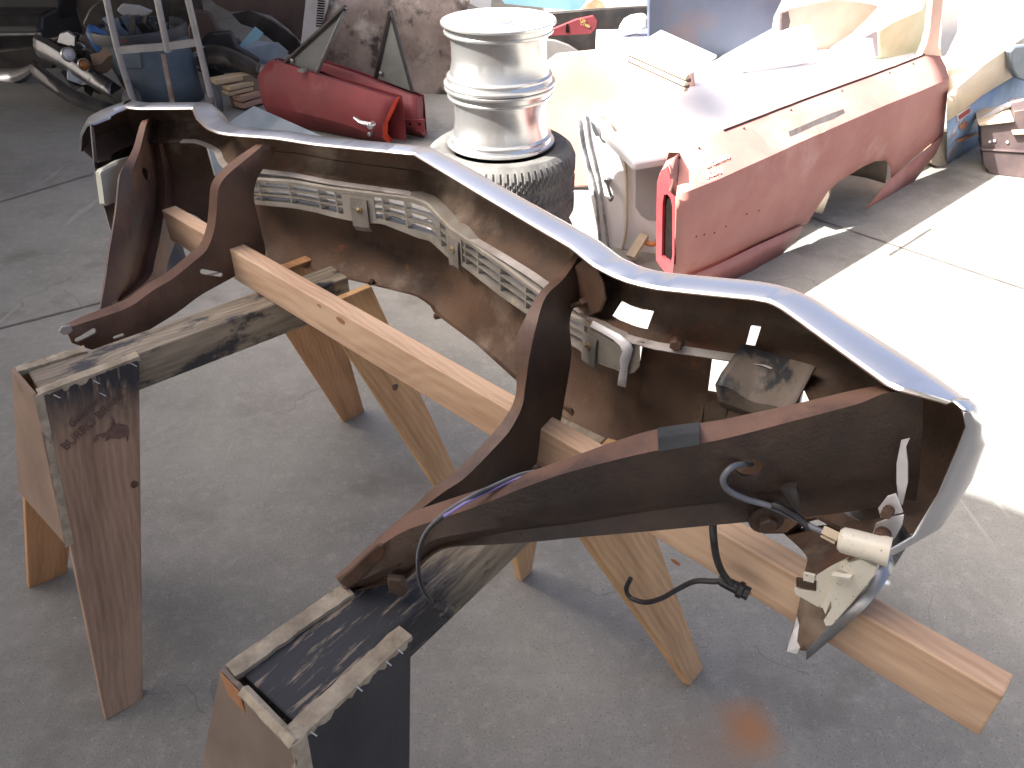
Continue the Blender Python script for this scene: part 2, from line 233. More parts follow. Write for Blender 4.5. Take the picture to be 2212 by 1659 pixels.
# ------------------------------------------------------------------ object helpers
def tag(o, label=None, cat=None, group=None, kind=None):
    if label: o['label'] = label
    if cat: o['category'] = cat
    if group: o['group'] = group
    if kind: o['kind'] = kind
    return o
def thing(name, label, cat, loc, group=None):
    o = bpy.data.objects.new(name, None); COL.objects.link(o); o.location = Vector([float(v) for v in loc]); o.empty_display_size = .05
    return tag(o, label, cat, group)
def wmat(o):
    M = Matrix.Identity(4)
    while o is not None: M = o.matrix_basis @ M; o = o.parent
    return M
def mesh(name, verts, faces, mat, parent=None, base=None, smooth=None, bevel=0., solid=0., solid_mat=None, segs=2, subsurf=0):
    """verts in world space; one mesh object standing at base (or at its parent's base)"""
    org = Vector([float(x) for x in base]) if base is not None else Vector((0, 0, 0))
    IM = wmat(parent).inverted() if parent else Matrix.Translation(-org)
    me = bpy.data.meshes.new(name)
    me.from_pydata([tuple(IM @ Vector([float(c) for c in v])) for v in verts], [], [tuple(f) for f in faces])
    mats = mat if isinstance(mat, (list, tuple)) else [mat]
    for x in mats: me.materials.append(x)
    bm = bmesh.new(); bm.from_mesh(me); bmesh.ops.recalc_face_normals(bm, faces=bm.faces) if not solid else None; bm.to_mesh(me); bm.free()
    o = bpy.data.objects.new(name, me); COL.objects.link(o)
    if parent: o.parent = parent
    else: o.location = org
    if smooth:
        me.shade_smooth(); me.set_sharp_from_angle(angle=R_(smooth))
    if subsurf:
        s = o.modifiers.new('sub', 'SUBSURF'); s.levels = s.render_levels = subsurf
    if solid:
        s = o.modifiers.new('sheet', 'SOLIDIFY'); s.thickness = abs(solid); s.offset = 1 if solid > 0 else -1
        if solid_mat is not None: s.material_offset = solid_mat; s.material_offset_rim = 0
    if bevel:
        bv = o.modifiers.new('edge', 'BEVEL'); bv.width = bevel; bv.segments = segs; bv.limit_method = 'ANGLE'; bv.angle_limit = R_(35)
        me.shade_smooth(); me.set_sharp_from_angle(angle=R_(40))
    return o
def prism_vf(poly, vec):
    poly = [np.array(p, float) for p in poly]; vec = np.array(vec, float); n = len(poly)
    v = poly + [p + vec for p in poly]
    f = [tuple(range(n))[::-1], tuple(range(n, 2 * n))] + [(i, (i + 1) % n, n + (i + 1) % n, n + i) for i in range(n)]
    return v, f
def box_vf(c, ux, uy, uz):
    c, ux, uy, uz = [np.array(a, float) for a in (c, ux, uy, uz)]
    return prism_vf([c - ux - uy - uz, c + ux - uy - uz, c + ux + uy - uz, c - ux + uy - uz], 2 * uz)
class MB:
    def __init__(s): s.v = []; s.f = []; s.mi = []
    def add(s, vf, mi=0):
        o = len(s.v); s.v += list(vf[0]); s.f += [tuple(i + o for i in f) for f in vf[1]]; s.mi += [mi] * len(vf[1]); return s
    def build(s, name, mat, parent=None, **k):
        ob = mesh(name, s.v, s.f, mat, parent, **k)
        for p, i in zip(ob.data.polygons, s.mi): p.material_index = i
        return ob
def loft_vf(secs, closed=False, caps=False):
    n = len(secs[0]); v = [p for s in secs for p in s]; f = []
    for i in range(len(secs) - 1):
        for j in range(n if closed else n - 1):
            k = (j + 1) % n; f.append((i * n + j, i * n + k, (i + 1) * n + k, (i + 1) * n + j))
    if caps: f += [tuple(range(n))[::-1], tuple(range((len(secs) - 1) * n, len(secs) * n))]
    return v, f
def smooth_path(pts, n=6):
    P = [np.array(p, float) for p in pts]; out = []
    P = [2 * P[0] - P[1]] + P + [2 * P[-1] - P[-2]]
    for i in range(1, len(P) - 2):
        a, b, c, d = P[i - 1:i + 3]
        for k in range(n):
            t = k / n; out.append(.5 * (2 * b + (c - a) * t + (2 * a - 5 * b + 4 * c - d) * t * t + (3 * b - a - 3 * c + d) * t ** 3))
    out.append(P[-2]); return out
def tube_vf(path, r, n=8, smooth=0):
    P = smooth_path(path, smooth) if smooth else [np.array(p, float) for p in path]
    secs = []; prev = None
    rr = r if hasattr(r, '__len__') else [r] * len(P)
    for i, p in enumerate(P):
        d = P[min(i + 1, len(P) - 1)] - P[max(i - 1, 0)]; d = d / (np.linalg.norm(d) + 1e-9)
        a = np.cross(d, [0, 0, 1.]) if prev is None else prev - d * (prev @ d)
        if np.linalg.norm(a) < 1e-4: a = np.cross(d, [1., 0, 0])
        a = a / np.linalg.norm(a); prev = a; b = np.cross(d, a)
        secs.append([p + rr[min(i, len(rr) - 1)] * (a * math.cos(2 * math.pi * k / n) + b * math.sin(2 * math.pi * k / n)) for k in range(n)])
    return loft_vf(secs, True, True)
def lathe_vf(prof, c, n=64, axis=None, close=False):
    """prof = [(radius, height)] about axis through c"""
    c = np.array(c, float); ax = np.array(axis if axis is not None else (0, 0, 1.), float); ax = ax / np.linalg.norm(ax)
    a = np.cross(ax, [0, 1., 0]) if abs(ax[1]) < .9 else np.cross(ax, [1., 0, 0]); a = a / np.linalg.norm(a); b = np.cross(ax, a)
    secs = [[c + ax * h + r * (a * math.cos(2 * math.pi * k / n) + b * math.sin(2 * math.pi * k / n)) for k in range(n)] for r, h in prof]
    v, f = loft_vf(secs, True, False)
    if not close:
        f = f + [tuple(range(n))[::-1], tuple(range(len(v) - n, len(v)))]
    else:
        L = len(prof); f = f + [((L - 1) * n + j, (L - 1) * n + (j + 1) % n, (j + 1) % n, j) for j in range(n)]
    return v, f
def board(name, A, B, up, wd, ht, mat, parent=None, bevel=.002, taper=1., label=None):
    """board from A to B: local X runs along it, so that the grain does too; wd across, ht along up"""
    A, B, up = [np.array(a, float) for a in (A, B, up)]; x = B - A; L = np.linalg.norm(x); x /= L
    z = up - x * (up @ x); z /= np.linalg.norm(z); y = np.cross(z, x)
    v = [(sx, sy * wd / 2 * (taper if sx else 1), sz * ht / 2) for sx in (0, L) for sy in (-1, 1) for sz in (-1, 1)]
    f = [(0, 1, 3, 2), (4, 6, 7, 5), (0, 4, 5, 1), (2, 3, 7, 6), (0, 2, 6, 4), (1, 5, 7, 3)]
    return framed(name, v, f, A, x, y, z, mat, parent, bevel)
def framed(name, v, f, O, x, y, z, mat, parent=None, bevel=.002):
    me = bpy.data.meshes.new(name); me.from_pydata([tuple(float(c) for c in p) for p in v], [], f)
    for q in (mat if isinstance(mat, (list, tuple)) else [mat]): me.materials.append(q)
    bm = bmesh.new(); bm.from_mesh(me); bmesh.ops.recalc_face_normals(bm, faces=bm.faces); bm.to_mesh(me); bm.free()
    o = bpy.data.objects.new(name, me); COL.objects.link(o)
    M = Matrix(((x[0], y[0], z[0], O[0]), (x[1], y[1], z[1], O[1]), (x[2], y[2], z[2], O[2]), (0, 0, 0, 1)))
    if parent: o.parent = parent; M = wmat(parent).inverted() @ M
    o.matrix_basis = M
    if bevel:
        bv = o.modifiers.new('edge', 'BEVEL'); bv.width = bevel; bv.segments = 2; bv.limit_method = 'ANGLE'; bv.angle_limit = R_(35)
    return o
def quad_board(name, q, th, inward, mat, parent, bevel=.002, nx=1):
    """flat board whose outer face is the quad q (top0, top1, foot1, foot0), th thick towards inward; local X runs down its length"""
    q = [np.array(p, float) for p in q]; O = (q[0] + q[1]) / 2; F = (q[2] + q[3]) / 2
    x = (F - O) / np.linalg.norm(F - O); y = q[1] - q[0]; y = y - x * (y @ x); y /= np.linalg.norm(y); z = np.cross(x, y)
    if z @ np.array(inward) < 0: y = -y; z = -z
    loc = [((p - O) @ x, (p - O) @ y, 0.) for p in q]
    v = loc + [(a, b, th) for a, b, c in loc]
    f = [(0, 1, 2, 3), (7, 6, 5, 4), (0, 4, 5, 1), (1, 5, 6, 2), (2, 6, 7, 3), (3, 7, 4, 0)]
    o = framed(name, v, f, O, x, y, z, mat, parent, bevel)
    return o, O, x, y, z
def text_part(name, body, size, O, x, y, mat, parent, off=.0015, shear=0., spacing=1., thick=.0006, bold=0.):
    """lettering as flat raised mesh, x along the line, y up"""
    cu = bpy.data.curves.new(name, 'FONT'); cu.body = body; cu.size = size; cu.extrude = thick; cu.shear = shear; cu.space_character = spacing; cu.offset = bold
    cu.align_x = 'CENTER'; cu.align_y = 'CENTER'
    tmp = bpy.data.objects.new('tmp', cu); COL.objects.link(tmp); dg = bpy.context.evaluated_depsgraph_get()
    me = bpy.data.meshes.new_from_object(tmp.evaluated_get(dg)); bpy.data.objects.remove(tmp); bpy.data.curves.remove(cu)
    me.materials.clear(); me.materials.append(mat)
    o = bpy.data.objects.new(name, me); COL.objects.link(o)
    O, x, y = [np.array(a, float) for a in (O, x, y)]; x /= np.linalg.norm(x); y = y - x * (y @ x); y /= np.linalg.norm(y); z = np.cross(x, y); O = O + z * off
    M = Matrix(((x[0], y[0], z[0], O[0]), (x[1], y[1], z[1], O[1]), (x[2], y[2], z[2], O[2]), (0, 0, 0, 1)))
    if parent: o.parent = parent; M = wmat(parent).inverted() @ M
    o.matrix_basis = M; return o

# ------------------------------------------------------------------ the ground
g = mesh('ground', [(-60, -40, 0), (60, -40, 0), (60, 90, 0), (-60, 90, 0)], [(0, 1, 2, 3)], CONC); tag(g, kind='structure')
def joint(p, q, k0, k1, wd=.006):
    a, b = at_z(*p), at_z(*q); u = (b - a) / np.linalg.norm(b - a); n = np.array([-u[1], u[0], 0]) * wd
    a, b = a - u * k0, b + u * k1; z = np.array([0, 0, .004])
    o = mesh('expansion_joint', [a - n + z, b - n + z, b + n + z, a + n + z], [(0, 1, 2, 3)], JOINT); tag(o, kind='structure')
joint((0, 437), (195, 378), 3, 1.2); joint((0, 710), (235, 650), 2, 2.5); joint((1763, 474), (1873, 511), 3, 5)

# ------------------------------------------------------------------ sawhorses
SH = .737                                               # height of their tops
def sawhorse(label, x0, y0, th, over, mats, gus_px, beam_len):
    h, Lt, Lf, wf, wt, fw, tw = SH, .373, .542, .271, .08, .077, .199
    u = np.array([math.cos(th), math.sin(th), 0]); n = np.array([math.sin(th), -math.cos(th), 0]); o = np.array([x0, y0, 0.])
    g_ = lambda a, b, z: o + u * a + n * b + np.array([0, 0, z])
    d = {}
    for s in (-1, 1):
        for q in (-1, 1):
            d[s, q] = [g_(s * Lt, q * wt, h), g_(s * (Lt - tw), q * wt, h), g_(s * (Lf - fw), q * wf, 0), g_(s * Lf, q * wf, 0)]
    for (s, q, i), p in over.items(): d[s, q][i] = at_z(p[0], p[1], h if i < 2 else 0.)
    t = thing('sawhorse', label, 'sawhorse', o, 'old wooden sawhorses under the bumper')
    legs = {}
    for (s, q), c in d.items():
        ob, O, x, y, z = quad_board('leg', c, .024, -n * q, mats[s, q], t, .003); legs[s, q] = (ob, O, x, y, z, c)
    return t, d, u, n, legs, g_
ovA = {(-1, 1, 0): (84, 852), (-1, 1, 1): (301, 770), (-1, 1, 3): (228, 1556), (-1, 1, 2): (310, 1512), (-1, -1, 0): (34, 793), (-1, -1, 1): (182, 748),
       (-1, -1, 3): (60, 1266), (-1, -1, 2): (137, 1218), (1, -1, 3): (778, 880), (1, -1, 2): (737, 906), (1, 1, 0): (803, 618), (1, 1, 1): (690, 665)}
tA, dA, uA, nA, LA, gA = sawhorse('wooden sawhorse with lettering stamped on its front leg, at the left of the picture', -.732, 1.577, .758, ovA,
    {(-1, 1): LEGTOP, (-1, -1): FIR_ORANGE, (1, 1): FIR_LEG, (1, -1): FIR_ORANGE}, None, 0)
ovB = {(1, 1, 3): (1525, 1446), (1, 1, 2): (1487, 1480), (1, -1, 3): (1137, 1226), (1, -1, 2): (1110, 1243), (-1, 1, 0): (644, 1597), (-1, 1, 1): (889, 1373),
       (-1, -1, 0): (488, 1437), (-1, -1, 1): (742, 1262)}
tB, dB, uB, nB, LB, gB = sawhorse('worn sawhorse with black painted end and frayed top edges, nearest to the viewer', -.099, .871, .88, ovB,
    {(-1, 1): BLACKB, (-1, -1): CARDB, (1, 1): FIR_LEG, (1, -1): FIR_LEG}, None, 0)
Z = np.array([0, 0, 1.])
# top beams, between the legs
for t, d, mat, drop, ext in ((tA, dA, WEATH, .004, .3), (tB, dB, BLACKP, .005, .34)):
    a = (d[-1, 1][0] + d[-1, -1][0]) / 2; b = (d[-1, 1][1] + d[-1, -1][1]) / 2; e = (d[1, 1][0] + d[1, -1][0]) / 2
    u = (e - a) / np.linalg.norm(e - a); wdt = np.linalg.norm(np.cross(d[-1, 1][0] - d[-1, -1][0], u)) - .052
    A = a + u * .010; Bq = e - u * .01; A[2] = Bq[2] = SH - drop - .045 - .001
    ob = board('top_beam', A, Bq, Z, wdt, .09, mat, t, .004)
# the far half of the near sawhorse's beam is bare weathered wood: a worn sleeve of the same beam
a = (dB[-1, 1][0] + dB[-1, -1][0]) / 2; e = (dB[1, 1][0] + dB[1, -1][0]) / 2; u = (e - a) / np.linalg.norm(e - a)
# end gussets of hardboard
def gusset(t, d, low_px, mat, u, jag=False):
    ft, bt = d[-1, 1][0], d[-1, -1][0]; ff, bf = d[-1, 1][3], d[-1, -1][3]
    k0, k1 = low_px
    fl, bl = ft + (ff - ft) * k0, bt + (bf - bt) * k1
    out = -u * .006
    top = [bt + (ft - bt) * s + np.array([0, 0, (random.uniform(-.006, .004) if jag and 0 < s < 1 else 0.)]) for s in np.linspace(0, 1, 14)]
    poly = [p + out * .3 for p in top + [fl + (ft - fl) * s for s in (0, )] + [bl]]
    v, f = prism_vf(poly, out * 1.2)
    return mesh('end_gusset', v, f, mat, t, bevel=.001)
GUSA = surf('dusty_end_board', (.17, .115, .085), (.28, .195, .15), 4, spots=[((.06, .05, .045), 5, .62, .12)], rough=(.65, .85), bump=.15)
gusA = gusset(tA, dA, (.42, .50), GUSA, uA); gusB = gusset(tB, dB, (.5, .5), CARDB, uB, True)
# frayed top edges of the near sawhorse (end grain showing light), black paint patch on the stamped leg
def frayed(t, leg, th=.026, name='top_edge'):
    ob, O, x, y, z, c = leg; a, b = c[0], c[1]; n = 22; secs = []; ax = (b - a) / np.linalg.norm(b - a); inn = z - ax * (z @ ax); inn[2] = 0; inn /= np.linalg.norm(inn)
    for i in range(n):
        p = a + (b - a) * i / (n - 1); j = random.uniform(-.0035, .0035); k = random.uniform(-.002, .004)
        secs.append([p - inn * (.0018 + max(0, j)) - Z * (.008 + k + .003 * math.sin(i * 1.7)), p - inn * .0012 + Z * (.0012 + j * .3), p + inn * (th * .6) + Z * (.003 + j * .35), p + inn * (th + j * .4) + Z * .0012, p + inn * (th + j * .4) - Z * .01])
    v, f = loft_vf(secs, False, True); return mesh(name, v, f, RAWEND, t, smooth=50)
frayed(tB, LB[-1, 1]); frayed(tB, LB[-1, -1]); frayed(tA, LA[-1, 1], .024); frayed(tA, LA[-1, -1], .024)
# torn upper edge of the near gusset, with a peeled orange strip
ft, bt = dB[-1, 1][0], dB[-1, -1][0]; out = -uB
secs = []
for i in range(16):
    s = .30 + .7 * i / 15; p = bt + (ft - bt) * s + out * .004; j = random.uniform(0, .006)
    secs.append([p + out * .0075 - Z * (.012 + j * 1.3), p + out * (.0085 + j * .4) - Z * .002, p + Z * (.003 + j * .3), p - out * .007 - Z * .001])
v, f = loft_vf(secs, False, True); mesh('torn_edge', v, f, RAWEND, tB, smooth=50)
k = lambda s, d: bt + (ft - bt) * s + (-Z * .45 + (dB[-1, 1][3] - ft) / np.linalg.norm(dB[-1, 1][3] - ft) * .55) * d + out * .0105
poly = [k(.02, .0), k(.3, .0), k(.34, .05), k(.40, .12), k(.28, .07), k(.2, .065), k(.1, .05)]
v, f = prism_vf(poly, out * .0015); mesh('peeled_strip', v, f, CURLED, tB)
secs = []
for i in range(26):                                    # splintered front corner of the near gusset
    s = i / 25; p = ft + (dB[-1, 1][3] - ft) * s * .45; j = random.uniform(-.003, .003)
    secs.append([p + out * (.006 + j) - nB * .016, p + out * (.011 + j) + nB * (.0 + j), p + out * .002 + nB * (.0035 + j * .6), p - out * .012 + nB * .0025])
v, f = loft_vf(secs, False, True); mesh('splintered_corner', v, f, RAWEND, tB, smooth=50)
secs = []
for i in range(20):
    s = i / 19; p = dA[-1, 1][0] + (dA[-1, 1][3] - dA[-1, 1][0]) * s * .43; j = random.uniform(-.0015, .0015)
    secs.append([p - uA * (.006 + j) - nA * .006, p - uA * (.008 + j) + nA * j, p + nA * .003, p + uA * .008 + nA * .0018])
v, f = loft_vf(secs, False, True); mesh('corner_strip', v, f, RAWEND, tA, smooth=50)
# staples in the black boards
def staple(t, P, d, n, L=.014):
    P, d, n = [np.array(a, float) for a in (P, d, n)]
    v, f = box_vf(P + n * .001, d * L / 2, np.cross(n, d) * .0009, n * .0012); mesh('staple', v, f, ZINC, t)
ob, O, x, y, z, c = LB[-1, 1]; nn = -z
P0, _, _ = c[0], 0, 0
for (px, py) in ((863, 1406), (838, 1432), (775, 1487), (676, 1584)):
    staple(tB, on_plane(px, py, c[0], nn), .8 * (-x) + .6 * y, nn)
ob, O, x, y, z, c = LA[-1, 1]; nn = -z
for (px, py) in ((123, 856), (208, 825), (289, 788), (222, 852)):
    staple(tA, on_plane(px, py, c[0], nn), .6 * (-x) + .8 * y, nn)
# the stamp on the leg: two lines of lettering and a small pack animal with a load
legA = LA[-1, 1][0]; sl = lambda px, py: on_plane(px, py, c[0], nn)
ux = sl(262, 858) - sl(150, 962); uy = np.cross(nn, ux)
text_part('stamp_lettering', 'BURRO BRAND', .0258, (sl(154, 957) + sl(259, 851)) / 2, ux, uy, INKBROWN, legA, spacing=.95)
text_part('stamp_lettering', 'Genuine', .0235, (sl(155, 918) + sl(208, 864)) / 2, ux, uy, INKBROWN, legA, shear=.3)
def decal(px, mat, name, off=.0012):
    P = [sl(*p) + nn * off for p in px]; v, f = prism_vf(P, nn * .0006); return mesh(name, v, f, mat, legA)
decal([(246, 914), (276, 918), (279, 930), (275, 956), (272, 942), (265, 944), (256, 948), (250, 946), (240, 946), (226, 954), (228, 946), (240, 934)], INKBROWN, 'stamp_animal')
decal([(228, 934), (236, 926), (240, 918), (242, 906), (237, 898), (245, 904), (249, 914), (243, 930), (234, 940), (222, 946), (214, 940), (212, 950), (203, 956), (201, 949), (210, 938)], INKBROWN, 'stamp_animal')
KNOT = surf('dark_knot', (.05, .028, .02), (.11, .06, .04), 60, rough=(.5, .7), bump=.3)
def knot(leg, px, py, r, name='knot'):
    ob, O, x, y, z, c = leg; n_ = -z; p = on_plane(px, py, c[0], n_)
    pts = [p + (x * math.cos(a) * r * (1 + .12 * math.sin(3 * a)) + y * math.sin(a) * r) + n_ * .0004 for a in np.linspace(0, 2 * math.pi, 17)[:-1]]
    v, f = prism_vf(pts, n_ * .0007); mesh(name, v, f, KNOT, ob)
knot(LA[-1, 1], 291, 1046, .0085); knot(LA[1, 1], 854, 836, .009)

# ------------------------------------------------------------------ the long two-by-four
LW, LHt = .040, .088
az = -.767; ul = np.array([math.cos(az), math.sin(az), 0]); nl = np.array([math.sin(az), -math.cos(az), 0])     # nl: towards the camera
E0 = np.array([.576, .526, 0]); LZ = SH - .004
end = E0 - nl * LW / 2 + Z * (LZ + LHt / 2)
lum = board('lumber_beam', end - ul * 2.1, end + ul * .002, Z, LW, LHt, FIR, None, .003)
tag(lum, 'long clean fir two-by-four lying on edge across both sawhorses', 'lumber')
for (px, py, r) in ((736, 692, .010), (1460, 1214, .006), (1600, 1268, .012), (690, 660, .005)):
    p = on_plane(px, py, E0, nl); pts = [p + (ul * math.cos(a) * r * 1.5 + Z * math.sin(a) * r * .7) + nl * .0003 for a in np.linspace(0, 2 * math.pi, 15)[:-1]]
    v, f = prism_vf(pts, nl * .0006); mesh('knot', v, f, surf('amber_knot', (.25, .1, .05), (.36, .17, .09), 40, rough=(.6, .7), bump=0) if 'amber_knot' not in MATS else MATS['amber_knot'], lum)

# ------------------------------------------------------------------ the bumper: a plan line with a top-lip height, and heights of the slot and the lower edge along it
_lip = [(193, 268), (200, 250), (223, 237), (278, 217), (313, 223), (444, 222), (453, 228), (461, 247), (483, 267), (506, 276), (616, 284), (700, 297), (870, 313), (925, 318), (1100, 418), (1280, 518),
        (1330, 557), (1380, 580), (1430, 592), (1640, 612), (1700, 625), (1740, 645), (1850, 720), (2000, 822), (2058, 866)]
BP = np.array([at_z(x, y, 1.045 + .085 * (x - 195) / 1855) for x, y in _lip])
BS = np.concatenate([[0], np.cumsum(np.linalg.norm(np.diff(BP[:, :2], axis=0), axis=1))]); SEND = BS[-1]
def _raw(s): return np.array([np.interp(s, BS, BP[:, k]) for k in range(3)])
def plan(s):
    if s <= 0 or s >= SEND: return _raw(s) + (0 if s <= 0 else np.append((_raw(SEND) - _raw(SEND - .03))[:2] / .03 * (s - SEND), 0))
    r = min(.010, s, SEND - s); return sum(_raw(s + k * r) for k in (-1, -.5, 0, .5, 1)) / 5
def pnorm(s):
    a, b = plan(max(0, s - .02)), plan(min(SEND, s + .02)); d = (b - a)[:2]; d /= np.linalg.norm(d); return np.array([-d[1], d[0], 0])
def bpt(s, wv, z): p = plan(s) + pnorm(s) * wv; return np.array([p[0], p[1], z])
def curtain(x, y, wv=0., lo=0., hi=9.):
    r = ray(x, y); best = None; S = np.arange(max(lo, 0), min(hi, SEND), .006); Q = [bpt(s, wv, 0) for s in S]
    for i in range(len(Q) - 1):
        a, e = Q[i][:2], (Q[i + 1] - Q[i])[:2]; M = np.array([[r[0], -e[0]], [r[1], -e[1]]])
        if abs(np.linalg.det(M)) < 1e-9: continue
        t, kk = np.linalg.solve(M, a - EYE[:2])
        if -.01 <= kk <= 1.01 and t > 0 and best is None: best = (S[i] + kk * .006, CAM_H + t * r[2])
    return best
def tbl(T): xs, ys = zip(*T); return lambda s: float(np.interp(s, xs, ys))
ZD = tbl([(0, .94), (.18, .939), (.304, .949), (.393, .952), (.45, .93), (.60, .932), (.757, .957), (1.186, .964), (1.24, .945), (1.367, .931), (1.559, .946), (1.66, .952), (1.854, .953), (1.987, .973), (2.131, .978), (2.287, 1.0), (2.33, .965), (2.40, .915), (2.5, .892)])
ZF = tbl([(0, .715), (.15, .74), (.298, .755), (.344, .737), (.40, .69), (.71, .709), (.996, .711), (1.185, .703), (1.264, .668), (1.475, .69), (1.638, .69), (1.87, .701), (1.924, .709), (2.234, .69), (2.281, .702), (2.338, .76), (2.37, .83), (2.5, .885)])
ZL = lambda s: float(np.interp(s, BS, BP[:, 2]))
_gb = [curtain(x, y, -.015, .5, 2.0) for x, y in ((549, 440), (684, 458), (756, 475), (785, 480), (826, 482), (904, 513), (976, 561), (988, 564), (1082, 638), (1136, 675), (1226, 738), (1273, 771), (1335, 798))]
_gt = [curtain(x, y, -.015, .5, 2.0) for x, y in ((548, 388), (648, 396), (761, 413), (887, 429), (976, 498), (984, 502), (1092, 578), (1180, 645), (1238, 685), (1283, 707), (1340, 738))]
ZGB = tbl([q for q in _gb if q]); ZGT = tbl([q for q in _gt if q])
print('grille', [tuple(round(float(v), 3) for v in q) for q in _gb if q], [tuple(round(float(v), 3) for v in q) for q in _gt if q])
bump = thing('chrome_bumper', 'chrome car bumper seen from its rusty back, with brackets, resting on two sawhorses', 'bumper', plan(1.24) * np.array([1, 1, 0]) + Z * .7)

SLOT = (1.886, 1.984); PEEP = (2.145, 2.158)
st = sorted(set([round(x, 4) for x in list(np.linspace(0, SEND, 130)) + [SLOT[0], SLOT[1], PEEP[0], PEEP[1]] + list(np.linspace(0, .1, 8)) + list(np.linspace(SEND - .1, SEND, 8))]))
def bar_sec(s, dw=0.):
    zl, zd = ZL(s), ZD(s); bul = (1 + .8 * max(0, min(1, (s - 2.15) / .25)))
    r = min(1, (SEND - s) / .05 + .04, s / .05 + .2)
    o = [(-.041 * r, zl - .0012), (-.0395 * r, zl), (.004, zl + .0005), (.012 * bul, zl - .003), (.031 * bul, zl - .026), (.044 * bul, zl - .062), (.044 * bul, (zl + zd) / 2 - .012), (.037 * bul, zd + .036), (.020, zd + .010), (.004, zd + .001), (-.014, zd - .002)]
    i = [(a - .0045, b - .0035) if k < 7 else (a - .003, b + .0035) for k, (a, b) in enumerate(o)]
    return [bpt(s, a + dw, b) for a, b in o] + [bpt(s, a + dw, b) for a, b in i[::-1]]
secs = [bar_sec(s) for s in st]; nO = 11
v, f = loft_vf(secs, True, True); keep = []; mi = []
for q in f:
    if len(q) == 4:
        i = q[0] // 22; j = q[0] % 22; sm = (st[i] + st[min(i + 1, len(st) - 1)]) / 2
        if (SLOT[0] < sm < SLOT[1] or PEEP[0] < sm < PEEP[1]) and j in (7, 13): continue
        keep.append(q); mi.append(0 if j < 10 or j == 21 else (2 if j in (10, 11) and .35 < sm < 2.2 else 1))
    else: keep.append(q); mi.append(0)
# split chrome: left half darkened as if mirroring a dark roof, and rust-flecked
bar = mesh('bumper_bar', v, keep, [CHROME, INNER, EDGE, CHROME_DULL_SHADED], bump, smooth=38)
for p, k in zip(bar.data.polygons, mi):
    s_of = st[min(min(vv // 22 for vv in p.vertices), len(st) - 1)]
    p.material_index = 3 if (k == 0 and s_of < 1.15) else k
# end flange on the right-hand wrap
secs = []
for t_ in np.linspace(0, 1, 9):
    ds, dw = .020 * math.sin(math.pi * min(1, t_ * 1.15) * .62), -.066 * t_ ** 1.15
    P = bar_sec(SEND - .001)[1:10]; secs.append([p + np.append((plan(SEND) - plan(SEND - .03))[:2] / .03 * ds, 0) + pnorm(SEND) * dw * min(1, max(0, (k_ - 1) / 3)) for k_, p in enumerate(P)])
v, f = loft_vf(secs); mesh('end_flange', v, f, CHROME, bump, smooth=75, solid=-.002)
# lower valance with its openings
def ZE(s):
    if s < .402: return ZD(s) + .001
    if s < .60: return .842
    if s < 1.975: return ZGB(s) + .004
    if s < 2.100: return ZD(s) + .001
    if s < 2.137: return .885
    if s < 2.238: return ZD(s) - .01
    if s < 2.288: return .93
    return ZD(s) + .002
eps = .0015
st2 = sorted(list(np.linspace(0, SEND, 110)) + [q + d for q in (.402, .60, 1.975, 2.1, 2.137, 2.238, 2.288) for d in (-eps, eps)])
secs = []
for s in st2:
    e, zf = ZE(s), ZF(s); h = e - zf
    dim = .016 * math.exp(-((s - 1.12) / .05) ** 2) - .022 * math.exp(-((s - 1.40) / .07) ** 2) - .012 * math.exp(-((s - .82) / .06) ** 2)
    tk = -.03 * max(0, 1 - s / .22)
    o = [(.024, e + .002), (.03, e - h * .12), (.034 + dim, e - h * .4), (.026 + dim, e - h * .7), (.0 + dim * .5, zf + .018), (-.014, zf), (-.026, zf + .003)]
    i = [(a - .004, b - (.001 if k < 5 else -.004)) for k, (a, b) in enumerate(o)]
    secs.append([bpt(s, a + tk, b) for a, b in o] + [bpt(s, a + tk, b) for a, b in i[::-1]])
v, f = loft_vf(secs, True, True)
va = mesh('lower_valance', v, f, [CHROME_DULL_SHADED, INNER], bump, smooth=40)
for p in va.data.polygons:
    j = min(p.vertices) % 14 if len(p.vertices) == 4 else 0
    p.material_index = 0 if (len(p.vertices) == 4 and all((vv % 14) <= 5 for vv in p.vertices)) else 1
# hooked end of the valance, passing over the beam and down in front of it
Wc = lambda x, y, off: on_plane(x, y, E0 + nl * off, nl)
def cpt(x, y, wv=0., lo=0., hi=9.): s, z = curtain(x, y, wv, lo, hi); return bpt(s, wv, z)
ra = [cpt(1690, 1150, -.01, 2.1), at_z(1741, 1200, LZ + LHt + .004), at_z(1739, 1240, LZ + LHt + .004), Wc(1721, 1339, .012), Wc(1701, 1404, .03)]
rb = [bpt(SEND - .004, -.006, .945), Wc(1921, 1197, -.062), Wc(1893, 1232, -.03), Wc(1828, 1311, .010), Wc(1744, 1404, .03)]
rc = [bpt(SEND, .02, .90), Wc(1934, 1216, -.062), Wc(1916, 1252, -.028), Wc(1863, 1322, .012), Wc(1742, 1424, .03)]
rows = []
for a, b, c in zip(ra, rb, rc):
    rows.append([a + (b - a) * k for k in (0, .25, .5, .75, 1)] + [c])
sm = [smooth_path([r[k] for r in rows], 5) for k in range(6)]
secs = [[sm[k][i] for k in range(6)] for i in range(len(sm[0]))]
v, f = loft_vf(secs); hk = mesh('hooked_end', v, f, [INNER, CHROME_DULL_SHADED], bump, smooth=45, solid=-.003)
for p in hk.data.polygons: p.material_index = 1 if max(vv % 6 for vv in p.vertices) == 5 else 0
# bright chipped chrome patch at the tip
pa = [Wc(1722, 1330, .0165), Wc(1727, 1350, .0175), Wc(1722, 1385, .028), Wc(1729, 1398, .032), Wc(1722, 1412, .033), Wc(1700, 1406, .033), Wc(1704, 1388, .03), Wc(1714, 1360, .022)]
v, f = prism_vf(pa, nl * .001); mesh('bare_chrome_patch', v, f, ZINC, bump)

